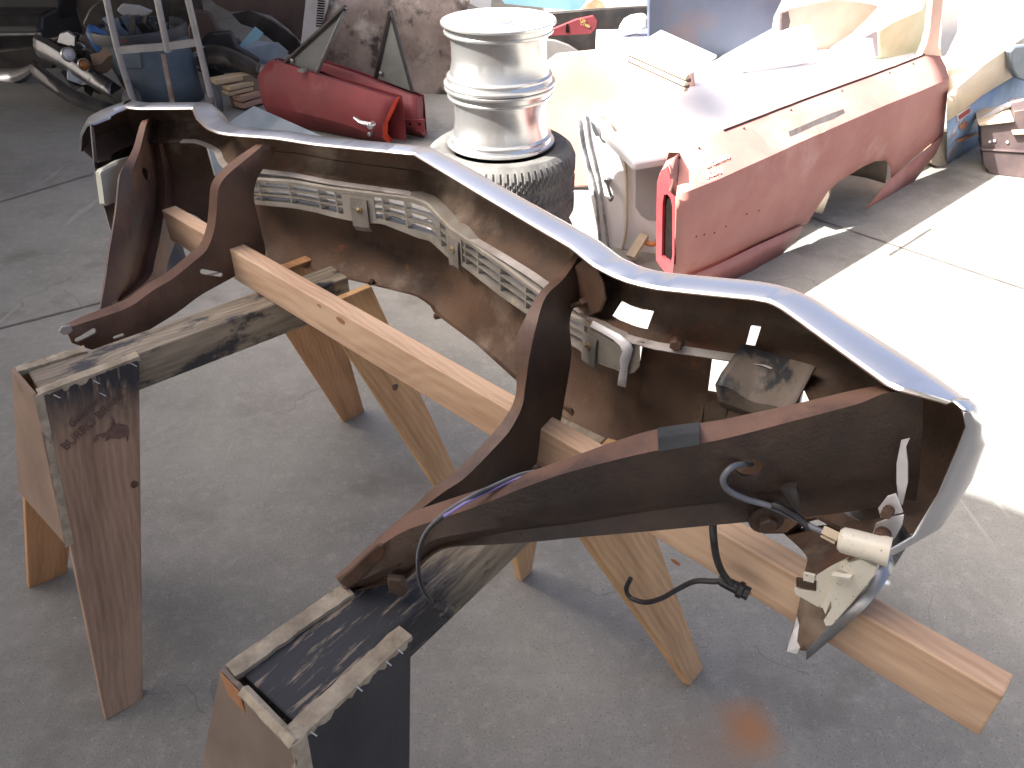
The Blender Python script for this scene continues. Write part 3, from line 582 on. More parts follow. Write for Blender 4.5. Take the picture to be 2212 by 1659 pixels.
# ---- bracket arms
def arm(name, A, B, stn, mat, prof_off, lab=None, fl=None, thick=.005, sub=5, flip=False, ext=None):
    """stn = stations of photo points across the arm; prof_off = offset of each point from the arm's vertical plane"""
    secs = []
    for i_, q in enumerate(stn): secs.append([onv([p], A, B, o + (ext[i_] if ext else 0))[0] for p, o in zip(q, prof_off)])
    k = len(secs[0]); cols = [smooth_path([s_[j] for s_ in secs], sub) for j in range(k)]
    rows = [[cols[j][i] for j in range(k)] for i in range(len(cols[0]))]
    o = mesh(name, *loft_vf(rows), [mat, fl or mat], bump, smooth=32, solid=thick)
    for p in o.data.polygons: p.material_index = 1 if max(vv % k for vv in p.vertices) == 1 else 0  # flange strip takes a lighter colour, as if lit by the sky
    if lab: o['label'] = lab
    return o, rows
a4 = [((728, 1251), (733, 1254), (741, 1260), (748, 1266), (758, 1272), (766, 1280)), ((822, 1168), (833, 1176), (836, 1196), (838, 1220), (836, 1246), (828, 1264)), ((870, 1128), (883, 1146), (890, 1168), (893, 1196), (890, 1226), (884, 1246)),
      ((904, 1108), (927, 1131), (934, 1146), (940, 1160), (948, 1176), (954, 1188)), ((1027, 1067), (1040, 1093), (1048, 1114), (1058, 1137), (1062, 1150), (1066, 1176)), ((1135, 1030), (1140, 1053), (1144, 1088), (1150, 1122), (1152, 1136), (1158, 1168)),
      ((1242, 992), (1244, 1018), (1246, 1064), (1248, 1108), (1250, 1124), (1254, 1158)), ((1404, 937), (1406, 977), (1410, 1030), (1414, 1078), (1418, 1096), (1424, 1142)), ((1550, 915), (1552, 952), (1560, 1008), (1568, 1058), (1574, 1078), (1590, 1126)),
      ((1714, 881), (1716, 911), (1728, 968), (1740, 1026), (1748, 1052), (1764, 1110)), ((1850, 850), (1853, 875), (1862, 936), (1872, 1000), (1878, 1030), (1886, 1092)), ((1915, 841), (1918, 852), (1924, 910), (1930, 980), (1934, 1016), (1938, 1076)), ((1986, 848), (1988, 858), (1990, 912), (1986, 985), (1984, 1018), (1975, 1078))]
A4, B4 = (-.25, .775), (.49, .735)
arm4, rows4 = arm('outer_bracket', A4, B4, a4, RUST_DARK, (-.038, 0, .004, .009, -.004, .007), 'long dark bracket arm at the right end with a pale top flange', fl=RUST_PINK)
a3 = [((816, 1170), (824, 1176), (838, 1180), (850, 1186)), ((897, 1100), (905, 1106), (922, 1116), (940, 1130)), ((946, 1052), (957, 1064), (990, 1080), (1030, 1090)), ((995, 1015), (1006, 1030), (1050, 1046), (1096, 1056)), ((1067, 940), (1075, 960), (1110, 985), (1150, 1002)),
      ((1096, 904), (1104, 925), (1146, 944), (1186, 956)), ((1115, 869), (1128, 878), (1168, 896), (1205, 910)), ((1122, 829), (1135, 834), (1176, 848), (1214, 862)), ((1113, 775), (1140, 780), (1182, 792), (1224, 802)), ((1113, 740), (1146, 744), (1186, 750), (1229, 757)),
      ((1128, 705), (1155, 710), (1190, 707), (1225, 703)), ((1171, 634), (1178, 645), (1204, 656), (1232, 668)), ((1214, 592), (1218, 604), (1240, 612), (1262, 620)), ((1246, 549), (1250, 558), (1266, 566), (1285, 574))]
A3, B3 = (-.22, .80), (.115, 1.235)
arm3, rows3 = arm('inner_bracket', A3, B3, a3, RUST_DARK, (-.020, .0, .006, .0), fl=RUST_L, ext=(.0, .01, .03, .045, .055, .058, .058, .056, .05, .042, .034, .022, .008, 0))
a2 = [((130, 712), (138, 714), (146, 722), (154, 738)), ((172, 690), (182, 698), (196, 722), (210, 757)), ((215, 672), (225, 684), (238, 718), (250, 764)), ((273, 648), (282, 662), (298, 694), (312, 716)), ((321, 614), (330, 628), (354, 654), (378, 675)), ((362, 590), (372, 603), (400, 624), (428, 638)),
      ((403, 556), (413, 570), (442, 592), (472, 613)), ((434, 528), (446, 540), (480, 566), (514, 590)), ((448, 491), (462, 500), (508, 532), (556, 563)), ((453, 455), (468, 460), (518, 500), (571, 545)), ((455, 425), (470, 431), (514, 462), (562, 498)), ((459, 398), (474, 404), (512, 425), (549, 445)), ((477, 372), (490, 380), (518, 396), (546, 412)),
      ((516, 341), (526, 350), (540, 364), (556, 378)), ((548, 320), (555, 327), (570, 334), (582, 342)), ((569, 304), (574, 311), (584, 314), (594, 318))]
A2, B2 = (-1.0, 1.45), (-.585, 1.85)
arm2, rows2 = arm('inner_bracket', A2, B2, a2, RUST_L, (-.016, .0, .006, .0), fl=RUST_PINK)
a1 = [((214, 670), (238, 660), (250, 655), (258, 652), (264, 650), (272, 648)), ((224, 605), (262, 602), (276, 602), (308, 602), (322, 602), (346, 602)), ((232, 549), (262, 552), (278, 554), (318, 560), (334, 562), (359, 566)), ((240, 500), (268, 503), (284, 505), (330, 508), (346, 509), (378, 510)), ((248, 450), (274, 452), (290, 453), (340, 450), (355, 449), (390, 446)), ((254, 390), (280, 391), (294, 392), (342, 390), (356, 390), (378, 390)),
      ((262, 366), (284, 364), (298, 362), (338, 358), (352, 356), (369, 353)), ((287, 325), (300, 322), (310, 320), (334, 314), (344, 312), (358, 306)), ((305, 271), (314, 270), (322, 270), (334, 268), (343, 267), (356, 266)), ((316, 262), (322, 256), (328, 252), (340, 248), (347, 246), (355, 243))]
A1, B1 = (-.97, 1.46), (-.985, 2.12)
arm1, rows1 = arm('outer_bracket', A1, B1, a1, RUST_P, (.004, .016, -.014, -.014, .016, .004), 'dusty pinkish brown bracket arm at the left end with an oval hole')
def blob(name, pts, A, B, off, mat, th=.0012, parent=None):
    P, n, u = vplane(A, B, off); w_ = [on_plane(x, y, P, n) for x, y in pts]; v, f = prism_vf(w_, n * th); return mesh(name, v, f, mat, parent or bump)
def cut(o, pts, A, B, reach=.04):
    """punch a real hole through a sheet-metal part"""
    P, n, u = vplane(A, B, -reach); w_ = [on_plane(x, y, P + n * reach, n) - n * reach for x, y in pts]; v, f = prism_vf(w_, n * reach * 2)
    c = mesh('cutter', v, f, RUST_DARK); md = o.modifiers.new('hole', 'BOOLEAN'); md.operation = 'DIFFERENCE'; md.object = c; md.solver = 'EXACT'
    dg = bpy.context.evaluated_depsgraph_get(); me = bpy.data.meshes.new_from_object(o.evaluated_get(dg)); o.modifiers.clear(); o.data = me
    cm = c.data; bpy.data.objects.remove(c); bpy.data.meshes.remove(cm); me.shade_smooth(); me.set_sharp_from_angle(angle=R_(42))
def ring(cx, cy, a, b, rot=0, n=18): return [(cx + a * math.cos(t) * math.cos(rot) - b * math.sin(t) * math.sin(rot), cy + a * math.cos(t) * math.sin(rot) + b * math.sin(t) * math.cos(rot)) for t in np.linspace(0, 2 * math.pi, n + 1)[:-1]]
HOLE = surf('opening_shade', (.008, .006, .005), (.015, .011, .01), 20, rough=(.95, 1), bump=0, spec=.05)  # flat black that stands for the shade inside openings
SLOTC = surf('bare_slot_edge', (.2, .19, .18), (.3, .28, .27), 20, rough=(.6, .8), bump=0)
def slot_px(x0, y0, x1, y1, r):
    t = math.atan2(y1 - y0, x1 - x0); L = math.hypot(x1 - x0, y1 - y0)
    return [(x1 + r * math.cos(t + k), y1 + r * math.sin(t + k)) for k in np.linspace(-1.57, 1.57, 7)] + [(x0 + r * math.cos(t + k), y0 + r * math.sin(t + k)) for k in np.linspace(1.57, 4.71, 7)]

for a in ((434, 584, 473, 591, 5.5), (164, 731, 199, 712, 5.5), (244, 726, 261, 720, 3.5)): cut(arm2, slot_px(*a), A2, B2)
cut(arm1, ring(323, 375, 7, 15, -.35), A1, B1)
cut(arm4, ring(1617, 1000, 31, 17, -.1), A4, B4)
cut(arm3, [(1071, 968), (1111, 953), (1112, 968), (1105, 972)], A3, B3)
cut(arm4, slot_px(827, 1246, 868, 1204, 2.6), A4, B4)
# plate that joins the near arms at their tip, with its raised edge
v, f = prism_vf(onv([(733, 1251), (742, 1240), (815, 1172), (829, 1172), (834, 1184), (826, 1200), (775, 1252), (752, 1264)], A4, B4, .010), vplane(A4, B4)[1] * .006)
mesh('tip_plate', v, f, RUST, bump, bevel=.002)
v, f = prism_vf(onv([(838, 1236), (872, 1240), (884, 1262), (876, 1276), (860, 1274), (842, 1262)], A4, B4, .016), vplane(A4, B4)[1] * .012)
mesh('tip_tab', v, f, RUST_DARK, bump, bevel=.003)
v, f = prism_vf(onv([(125, 714), (131, 704), (150, 700), (156, 712), (145, 722), (134, 722)], A2, B2, .004), vplane(A2, B2)[1] * .006); mesh('tip_plate', v, f, TUBE, bump, bevel=.002)
# rubber pad clipped over the near flange
A_, B_ = A4, B4
pf = onv([(1419, 936), (1508, 924)], A_, B_, -.040); pn = onv([(1421, 958), (1509, 944)], A_, B_, .006); pl = onv([(1423, 973), (1510, 958)], A_, B_, .010)
sec = []
for i in range(25):
    t = i / 24; lp = lambda a: a[0] + (a[1] - a[0]) * t; sec.append([lp(pf) + Z * .003, lp(pf) + Z * .008, lp(pn) + Z * .008, lp(pl) + np.array([0, -.002, 0]), lp(pl) + np.array([0, .004, 0])])
rp = mesh('rubber_pad', *loft_vf(sec, True, True), RUBBER_PAD, bump, smooth=30)
for i in range(9):
    t = (i + .5) / 9; a = pf[0] + (pn[0] - pf[0]) * t + Z * .0085; b = pf[1] + (pn[1] - pf[1]) * t + Z * .0085; v, f = tube_vf([a, b], .0014, 5); mesh('pad_rib', v, f, RUBBER_PAD, rp)
# bolts
def bolt(x, y, s_lo, s_hi, r, wv=-.004, mat=RUST, stud=.022, washer=1.9, ax=None, P=None):
    if P is None: s, z = curtain(x, y, wv, s_lo, s_hi); P = bpt(s, wv, z); ax = -pnorm(s)
    b = MB(); b.add(lathe_vf([(r * washer, 0), (r * washer, .003), (r * 1.15, .004)], P, 20, ax)); b.add(lathe_vf([(r * 1.1, .003), (r * 1.1, .013), (r * .9, .015)], P, 6, ax)); b.add(lathe_vf([(r * .55, .012), (r * .55, .013 + stud), (r * .45, .014 + stud)], P, 10, ax))
    return b.build('bolt', mat, bump, smooth=35)
def foot_plate(px, s_lo, s_hi, wv=-.006, mat=RUST):
    q = [cpt(x, y, wv, s_lo, s_hi) for x, y in px]; s, _ = curtain(*px[0], wv, s_lo, s_hi); v, f = prism_vf(q, -pnorm(s) * .005); return mesh('mounting_plate', v, f, mat, bump, bevel=.002)
foot_plate([(1228, 590), (1262, 560), (1290, 572), (1308, 610), (1312, 645), (1300, 672), (1272, 684), (1242, 672), (1228, 640)], 1.7, 2.0, -.004)
bolt(1268, 652, 1.7, 2.0, .0085, -.008)
foot_plate([(1150, 862), (1196, 858), (1236, 880), (1244, 905), (1226, 934), (1196, 942), (1160, 920)], 1.6, 2.0, -.006)
bolt(1206, 908, 1.6, 2.0, .0085, -.010)
bolt(1463, 738, 1.9, 2.3, .010, -.006, stud=0, washer=1.1); bolt(950, 680, 1.2, 1.5, .008, -.008, stud=.004, washer=1.2); bolt(805, 607, .9, 1.2, .006, -.016, stud=0, washer=1.2)
P_, n_, u_ = vplane(A4, B4, .018); bolt(0, 0, 0, 0, .012, ax=n_, P=on_plane(1655, 1122, P_, n_), stud=0, mat=RUST_DARK)

# ---- grille insert filling the slot between the inner brackets
gr0, gr1 = .715, 1.965
NS = 84; GS = [gr0 + (gr1 - gr0) * i / NS for i in range(NS + 1)]
def grow(wl, zl_):  # strip following the slot
    return [[bpt(s, wv, zf_(s)) for wv, zf_ in zip(wl, zl_)] for s in GS]
T = lambda a: (lambda s: ZGT(s) + (ZGB(s) - ZGT(s)) * a)
Tz = lambda a, d: (lambda s: ZGT(s) + (ZGB(s) - ZGT(s)) * a + d)
gb = MB()
gb.add(loft_vf(grow((.012, -.014, -.017, -.017, .012), (Tz(0, .012), Tz(0, .006), Tz(0, .001), T(.09), T(.11))), True, True))          # top rail with its flange
gb.add(loft_vf(grow((.012, -.017, -.018, -.012, .014), (T(.86), T(.84), T(1.0), Tz(1.0, -.004), Tz(1.0, -.002))), True, True))           # bottom rail
for a in (.33, .58):
    gb.add(loft_vf(grow((-.016, -.016, .012, .012), (T(a - .035), T(a + .035), T(a + .12), T(a + .05))), True, True))
for s in (.75, .84, .935, .985, 1.115, 1.175, 1.30, 1.415, 1.47, 1.56, 1.655, 1.75, 1.85, 1.965):
    q = [bpt(s, .012, T(.12)(s)), bpt(s, -.0165, T(.12)(s)), bpt(s, -.0165, T(.86)(s)), bpt(s, .012, T(.86)(s))]; d = plan(s + .004) - plan(s); d[2] = 0
    gb.add(prism_vf(q, d * (1.0)))
gril = gb.build('grille', GRIL, bump, smooth=30)
for s0, s1 in ((1.005, 1.095), (1.335, 1.405), (1.867, 1.96)):            # solid panels between the louvres
    secs = [[bpt(s, -.0150, T(.1)(s)), bpt(s, -.0150, T(.9)(s))] for s in np.linspace(s0, s1, 8)]; mesh('grille_panel', *loft_vf(secs), GRIL, gril, solid=.003)
for s0, px in ((1.055, (789, 452)), (1.375, (952, 520)), (1.885, (1274, 735))):    # clips with slotted screws
    secs = [[bpt(s, -.019, T(.22)(s)), bpt(s, -.0215, T(.5)(s)), bpt(s, -.021, T(1.12)(s)), bpt(s, -.013, T(1.3)(s))] for s in np.linspace(s0 - .024, s0 + .022, 5)]
    cl = mesh('grille_clip', *loft_vf(secs), GRIL_DARK, bump, solid=.0025); z = T(.55)(s0); P = bpt(s0, -.024, z)
    v, f = lathe_vf([(.0075, 0), (.0075, .003), (.004, .0045)], P, 14, -pnorm(s0)); sc = mesh('screw', v, f, BRASS, cl, smooth=30)
    u = plan(s0 + .01) - plan(s0 - .01); u[2] = 0; u /= np.linalg.norm(u); v, f = box_vf(P - pnorm(s0) * .0044, (u * .8 + Z * .6) * .006, (Z * .8 - u * .6) * .0008, pnorm(s0) * .0006); mesh('screw_slot', v, f, DARKM, cl)
# curved end bracket of the grille
G0 = lambda x, y, wv: cpt(x, y, wv, 1.8, 2.15)
pe = [(1283, 693), (1312, 708), (1340, 722), (1360, 738), (1368, 752), (1364, 770), (1357, 790), (1355, 812), (1352, 836)]
pi_ = [(1276, 704), (1304, 719), (1326, 732), (1340, 745), (1346, 758), (1341, 776), (1342, 795), (1338, 815), (1336, 832)]
secs = [[G0(a[0], a[1], -.016), G0(b[0], b[1], -.020), G0(b[0], b[1], -.006)] for a, b in zip(pe, pi_)]
mesh('grille_end', *loft_vf(secs), ZINC, bump, smooth=50, solid=.002)
q = [G0(x, y, -.008) for x, y in [(1366, 742), (1378, 736), (1391, 736), (1382, 750), (1383, 772), (1382, 790), (1372, 802), (1360, 806), (1362, 770)]]
v, f = prism_vf(q, -pnorm(2.0) * .003); mesh('grille_end_tab', v, f, GRIL, bump)
# ---- lamp bracket with chipped paint, bolted under the bar
secs = []
for t in np.linspace(0, 1, 12):
    lp = lambda a, b: (a[0] + (b[0] - a[0]) * t, a[1] + (b[1] - a[1]) * t)
    dz = .004 * math.sin(t * 9)
    secs.append([cpt(*lp((1600, 752), (1762, 800)), -.002, 2.0) + Z * .006, cpt(*lp((1558, 806), (1722, 872)), -.03, 2.0) + Z * dz, cpt(*lp((1545, 830), (1705, 893)), -.045, 2.0) + Z * dz, cpt(*lp((1552, 862), (1690, 912)), -.044, 2.0), cpt(*lp((1556, 874), (1680, 925)), -.02, 2.0)])
mesh('lamp_bracket', *loft_vf(secs), CHIPPED, bump, smooth=30, solid=.003)
# ---- signal lamp housing of yellowed plastic at the right end
sg = lambda x, y, off=.012: Wc(x, y, off)
hb = MB(); ax = sg(1880, 1180, .012) - sg(1815, 1163, .020); ax /= np.linalg.norm(ax); p0 = sg(1812, 1164, .020)
hb.add(lathe_vf([(.012, 0), (.0158, .004), (.0165, .012), (.0165, .044), (.018, .05), (.018, .058)], p0, 24, ax))
lens = [sg(1826, 1212, .016), sg(1868, 1196, .014), sg(1902, 1213, .004), sg(1896, 1232, .002), sg(1850, 1290, .018), sg(1806, 1338, .026), sg(1793, 1340, .028), sg(1788, 1328, .028), sg(1806, 1300, .024), sg(1800, 1268, .022)]
hb.add(prism_vf(lens, nl * .012))
wing = [sg(1766, 1240, .030), sg(1796, 1222, .026), sg(1832, 1204, .018), sg(1846, 1232, .018), sg(1818, 1282, .022), sg(1796, 1314, .026), sg(1768, 1306, .030), sg(1722, 1280, .034), sg(1718, 1268, .034), sg(1760, 1272, .032)]
hb.add(prism_vf(wing, nl * .004))
hb.add(prism_vf([sg(1738, 1234, .034), sg(1762, 1240, .033), sg(1762, 1256, .033), sg(1738, 1250, .034)], nl * .004))
hb.add(box_vf(sg(1818, 1244, .036), np.array([.010, -.004, .002]), nl * .004, Z * .0018))
hous = hb.build('signal_housing', IVORY, bump, smooth=35); hous['label'] = 'speckled yellowed plastic lamp housing with socket'
v, f = prism_vf([sg(1722, 1246, .0345), sg(1764, 1254, .034), sg(1764, 1274, .034), sg(1722, 1264, .0345)], nl * .003); mesh('housing_clip', v, f, RUST_DARK, hous)
v, f = prism_vf([sg(1782, 1300, .029), sg(1800, 1262, .025), sg(1830, 1216, .019), sg(1834, 1220, .019), sg(1804, 1282, .025), sg(1790, 1318, .029)], nl * .009); mesh('housing_rib', v, f, IVORY, hous)
pb = MB()
for (a, b, r) in (((1778, 1144), (1812, 1160), .0075), ((1776, 1152), (1806, 1168), .007)):
    v, f = tube_vf([sg(*a, .024), sg(*b, .022)], r, 4); pb.add((v, f))
pb.build('socket_plug', TAN, hous)
v, f = lathe_vf([(.006, 0), (.006, .004)], sg(1896, 1206, .008), 12, nl); mesh('lens_chip', v, f, AMBER, hous)
# zinc tabs with rusty bolts beside it
def tabp(px, off, mat, name): v, f = prism_vf([Wc(x, y, off) for x, y in px], nl * .003); return mesh(name, v, f, mat, bump, bevel=.001)
tabp([(1898, 1096), (1918, 1070), (1936, 1064), (1944, 1082), (1952, 1106), (1922, 1112), (1904, 1116)], -.045, ZINC, 'lamp_tab')
tabp([(1894, 1128), (1930, 1114), (1954, 1110), (1950, 1132), (1936, 1158), (1920, 1178), (1904, 1172), (1886, 1152)], -.040, ZINC, 'lamp_tab')
for (px, py, r) in ((1922, 1100, .0062), (1910, 1150, .0088)): bolt(0, 0, 0, 0, r, ax=nl, P=Wc(px, py, -.036), stud=0, washer=1.05)
q = [(1948, 950), (1966, 946), (1958, 964), (1962, 1000), (1962, 1040), (1956, 1066), (1950, 1090), (1942, 1076), (1938, 1040), (1938, 1000)]
v, f = prism_vf([Wc(x, y, -.060) for x, y in q], nl * .002); mesh('chipped_edge_plate', v, f, ZINC, bump)
# ---- clean signal housing seen behind the left bracket
AL, BL = (-1.005, 1.5), (-1.035, 2.05)
blob('signal_housing', [(206, 372), (212, 365), (248, 346), (276, 338), (288, 350), (272, 420), (246, 432), (222, 444), (215, 440)], AL, BL, .0, IVORY_CLEAN, .012)
h2 = blob('housing_lip', [(213, 378), (216, 371), (252, 352), (254, 358), (220, 378)], AL, BL, .013, IVORY_CLEAN, .003)
blob('lamp_slot', [(206, 352), (238, 344), (290, 310), (292, 322), (262, 344), (240, 356), (207, 364)], AL, BL, -.008, HOLE, .004)

blob('end_plate', [(194, 270), (200, 276), (212, 384), (224, 440), (262, 436), (262, 470), (238, 502), (224, 452), (204, 388)], AL, BL, -.016, [CHROME_DULL_SHADED], .003)
for pa_, pb_ in (((1212, 1098), (1256, 1052)), ((1222, 1082), (1240, 1076)), ((1228, 1064), (1262, 1046))): mesh('scratch', *tube_vf([on_plane(*pa_, P_ - n_ * .013, n_), on_plane(*pb_, P_ - n_ * .013, n_)], .0006, 4), GREYREC, bump)
# ---- wiring that hangs from the lamps
P4, n4, u4 = vplane(A4, B4, 0)
W4 = lambda x, y, o=.014: on_plane(x, y, P4 + n4 * o, n4)
def cable(name, pts, r, mat, n=8): v, f = tube_vf(pts, r, n, 6); return mesh(name, v, f, mat, bump, smooth=60)
cable('lamp_wire', [W4(1622, 1002, -.02), W4(1600, 1003, .01), W4(1578, 1012, .024), W4(1562, 1034, .028), W4(1572, 1058, .028), W4(1610, 1078, .026), W4(1660, 1092, .028), W4(1705, 1112, .04), W4(1748, 1136, .055), sg(1780, 1150, .026)], .0042, WIRE)
cable('lamp_wire', [W4(1668, 1090, .03), W4(1690, 1098, .036), W4(1722, 1118, .045), W4(1750, 1140, .056)], .0052, WIREB)
v, f = lathe_vf([(.004, 0), (.0085, .012), (.0105, .03), (.0105, .036), (.006, .036)], W4(1722, 1102, .04), 14, W4(1704, 1052, .03) - W4(1722, 1102, .04)); mesh('empty_socket', v, f, DARKM, bump, smooth=50)
h1 = [W4(1242, 992, -.05), W4(1176, 1014, -.045), W4(1120, 1026, -.04), W4(1060, 1052, -.02), W4(1010, 1076, .004), W4(960, 1108, .016), W4(922, 1146, .02), W4(905, 1186, .024), W4(902, 1226, .03), W4(908, 1262, .034), W4(924, 1290, .036), W4(944, 1308, .038)]
cable('bulb_wire', h1, .0026, WIRE); off = np.array([.004, -.003, .002])
cable('bulb_wire', [p + off * (1 if i < 6 else .4) for i, p in enumerate(h1)], .0026, WIREP if False else WIREB)
cable('bulb_wire', [p + np.array([0, -.0065, 0]) for p in h1[1:6]], .0026, WIREP)
ax = W4(972, 1322, .036) - W4(940, 1300, .038)
v, f = lathe_vf([(.006, 0), (.0085, .004), (.0085, .016), (.0125, .018), (.0125, .023), (.0105, .024), (.0105, .033), (.008, .034)], W4(938, 1302, .038), 18, ax); mesh('bulb_socket', v, f, BLACKM, bump, smooth=40)
K = lambda x, y, o=.035: Wc(x, y, o)
cable('black_wire', [W4(1542, 1110, -.01), W4(1540, 1132, .0), K(1542, 1168, .06), K(1548, 1205, .05), K(1560, 1236, .045), K(1580, 1262, .04)], .0052, WIREB)
cable('black_wire', [K(1572, 1256, .04), K(1540, 1256, .045), K(1500, 1256, .05), K(1462, 1274, .05), K(1430, 1292, .05), K(1395, 1301, .05), K(1364, 1292, .05), K(1353, 1272, .05), K(1362, 1250, .05)], .0042, WIREB)
ax = K(1606, 1272, .034) - K(1555, 1246, .042)
v, f = lathe_vf([(.006, 0), (.009, .006), (.009, .028), (.0125, .03), (.0125, .036), (.010, .038), (.010, .046)], K(1552, 1250, .042), 14, ax); mesh('bulb_socket', v, f, BLACKM, bump, smooth=40)

# ------------------------------------------------------------------ unseen roof on posts, its outline shaped to throw the shade edge
rf = thing('shade_roof', 'unseen roof on steel posts at the left, shaped to throw the shade', 'shade_roof', (-3.9, 2.2, 0))
RH = 3.3; kx, ky = SUN_DIR.x / SUN_DIR.z * RH, SUN_DIR.y / SUN_DIR.z * RH
poly = [(x + kx, y + ky) for x, y in ((6.4, -1.9), (-.55, 3.0), (-.10, 6.0), (.2, 12))] + [(-12, 11.2), (-12, -6), (3.2, -6)]
v, f = prism_vf([(x, y, RH) for x, y in poly], (0, 0, .06)); mesh('roof', v, f, ROOFM, rf)
for x, y in ((-3.95, 2.2), (-5.2, 5.6), (-9, 9), (2.9, -3.4), (-11.5, -5.5)): v, f = box_vf((x, y, RH / 2), (.05, 0, 0), (0, .05, 0), (0, 0, RH / 2)); mesh('post', v, f, TUBE, rf)

ls = thing('low_shade_roof', 'unseen low roof added to darken the heap of parts at the back left', 'shade-roof', (-6, 7, 0))  # unseen roof, added so that the back left falls dark
v, f = prism_vf([(x, y, 2.35) for x, y in ((-2.62, 3.9), (-2.1, 5.6), (-2.0, 9.6), (-11, 9.6), (-11, 3.9))], (0, 0, .05)); mesh('roof', v, f, ROOFM, ls)
for x, y in ((-7.5, 4.2), (-10.5, 9.2)): v, f = box_vf((x, y, 1.175), (.05, 0, 0), (0, .05, 0), (0, 0, 1.175)); mesh('post', v, f, TUBE, ls)

# ------------------------------------------------------------------ two bare rims stacked on two tyres
WX, WY, RF = -.03, 3.05, .210
TW = .312
def tyre(name, z0, label, R=.296, rot=0.):
    n = 408; rows_ = 15; secs = []
    prof = [(.205, .012), (.225, .004), (.262, .006), (.283, .022), (.2925, .05)]
    tread = [(.296, .05 + (TW - .1) * k / 18) for k in range(19)]
    full = prof[:-1] + tread + [(r, TW - h) for r, h in prof[:-1][::-1]]
    v = []; nr = len(full)
    for i in range(nr):
        r, h = full[i]
        for k in range(n):
            a = 2 * math.pi * k / n + rot; rr = r
            if 4 <= i < 4 + 19:
                q = (i - 4) / 18; d = abs(q - .5); g = 0
                ph = (a / (2 * math.pi) * 68 + (q * 7 if q < .5 else (1 - q) * 7)) % 1
                if ph < .2: g = 1
                if abs(d - .2) < .035 or d < .03: g = 1
                rr -= .006 * g
            v.append((WX + rr * math.cos(a), WY + rr * math.sin(a), z0 + h))
    f = [(i * n + j, i * n + (j + 1) % n, (i + 1) * n + (j + 1) % n, (i + 1) * n + j) for i in range(nr - 1) for j in range(n)]
    L = nr - 1
    inn = len(v); v += [(WX + .185 * math.cos(2 * math.pi * k / n), WY + .185 * math.sin(2 * math.pi * k / n), z0 + h) for h in (.03, TW - .03) for k in range(n)]
    f += [(j, inn + j, inn + (j + 1) % n, (j + 1) % n) for j in range(n)] + [(L * n + j, L * n + (j + 1) % n, inn + n + (j + 1) % n, inn + n + j) for j in range(n)] + [(inn + j, inn + n + j, inn + n + (j + 1) % n, inn + (j + 1) % n) for j in range(n)]
    o = mesh(name, v, f, RUBBER, base=(WX, WY, z0), smooth=30); return tag(o, label, 'tyre', 'stacked tyres under the bare rims')
tyre('tyre', 0, 'lower black tyre of the stack, standing on the concrete under another tyre', rot=.05)
tyre('tyre', TW, 'upper black tyre of the stack, with a bare rim standing on it')
def rim(z0, h, label, flip):
    t = thing('rim', label, 'wheel rim', (WX, WY, z0), 'bare aluminium rims on the tyres')
    R = RF
    pr = [(R - .004, 0), (R, .003), (R, .010), (R - .012, .014), (R - .016, .026), (R - .012, .030), (R - .012, .034), (R - .024, .040), (R - .034, .085), (R - .034, h - .075), (R - .026, h - .046), (R - .010, h - .040), (R - .010, h - .034), (R - .014, h - .030), (R - .012, h - .015), (R, h - .010), (R, h - .003), (R - .004, h), (R - .014, h - .003), (R - .022, h - .008), (R - .03, h - .012)]
    if flip: pr = pr
    v, f = lathe_vf(pr + [(.03, h - .055)], (WX, WY, z0), 96); pr = pr + [(.09, h - .014), (.07, h - .016)]; v, f = lathe_vf(pr + [(.03, h - .017)], (WX, WY, z0), 96); ob = mesh('barrel', v, f, [ALU, ALUF], t, smooth=28)
    for p_ in ob.data.polygons:
        if p_.center.z > h - .02 and p_.normal.z > .8: p_.material_index = 1
    v, f = lathe_vf([(.055, h - .017), (.055, h - .010), (.05, h - .008), (.012, h - .008)], (WX, WY, z0), 40); mesh('hub', v, f, ALU, t, smooth=28)
    return t
rim(2 * TW + .002, .222, 'lower bare aluminium rim, standing on the tyres', False)
rim(2 * TW + .226, .222, 'topmost bare aluminium rim of the stack, its upper face in full sun', True)

# ------------------------------------------------------------------ the long red rear quarter panel
QA, QB = at_z(1600, 602)[:2], at_z(1960, 402)[:2]
Pq, nq, uq = vplane(QA, QB)
q3 = lambda x, y, o=0.: on_plane(x, y, Pq + nq * o, nq)
qt = thing('quarter_panel', 'long faded red car rear quarter panel with a paint pen number, standing in the sun', 'body panel', (QA[0], QA[1], 0))
# side skin: columns from crease down to the lower line and the bottom edge
cr_ = [(1459, 424), (1553, 387), (1647, 344), (1741, 301), (1819, 268), (1897, 234), (1975, 202), (2049, 170)]
def along(pts, k):
    P = [np.array(p, float) for p in pts]; L = np.concatenate([[0], np.cumsum([np.linalg.norm(P[i + 1] - P[i]) for i in range(len(P) - 1)])]); s = k * L[-1]
    return np.array([np.interp(s, L, [p[j] for p in P]) for j in range(len(P[0]))])
bot = [(1456, 602), (1500, 592), (1561, 565), (1623, 537), (1690, 507), (1725, 491), (1744, 481), (1756, 461), (1787, 414), (1810, 392), (1838, 375), (1862, 360), (1889, 348), (1912, 346), (1922, 359), (1924, 372), (1924, 384), (1960, 352), (2000, 318), (2037, 289)]
top = [(1459, 424), (1500, 408), (1553, 387), (1605, 363), (1655, 341), (1690, 325), (1715, 313), (1733, 305), (1770, 289), (1795, 278), (1825, 265), (1850, 254), (1880, 241), (1908, 229), (1930, 220), (1945, 214), (1955, 210), (1985, 198), (2015, 185), (2049, 170)]
rows_ = []
for k in range(7):
    t = k / 6; bulge = .016 * math.sin(math.pi * min(1, t * 1.15)) * (1 - .3 * t)
    rows_.append([q3(a[0] + (b[0] - a[0]) * t, a[1] + (b[1] - a[1]) * t, bulge - .02 * t) for a, b in zip(top, bot)])
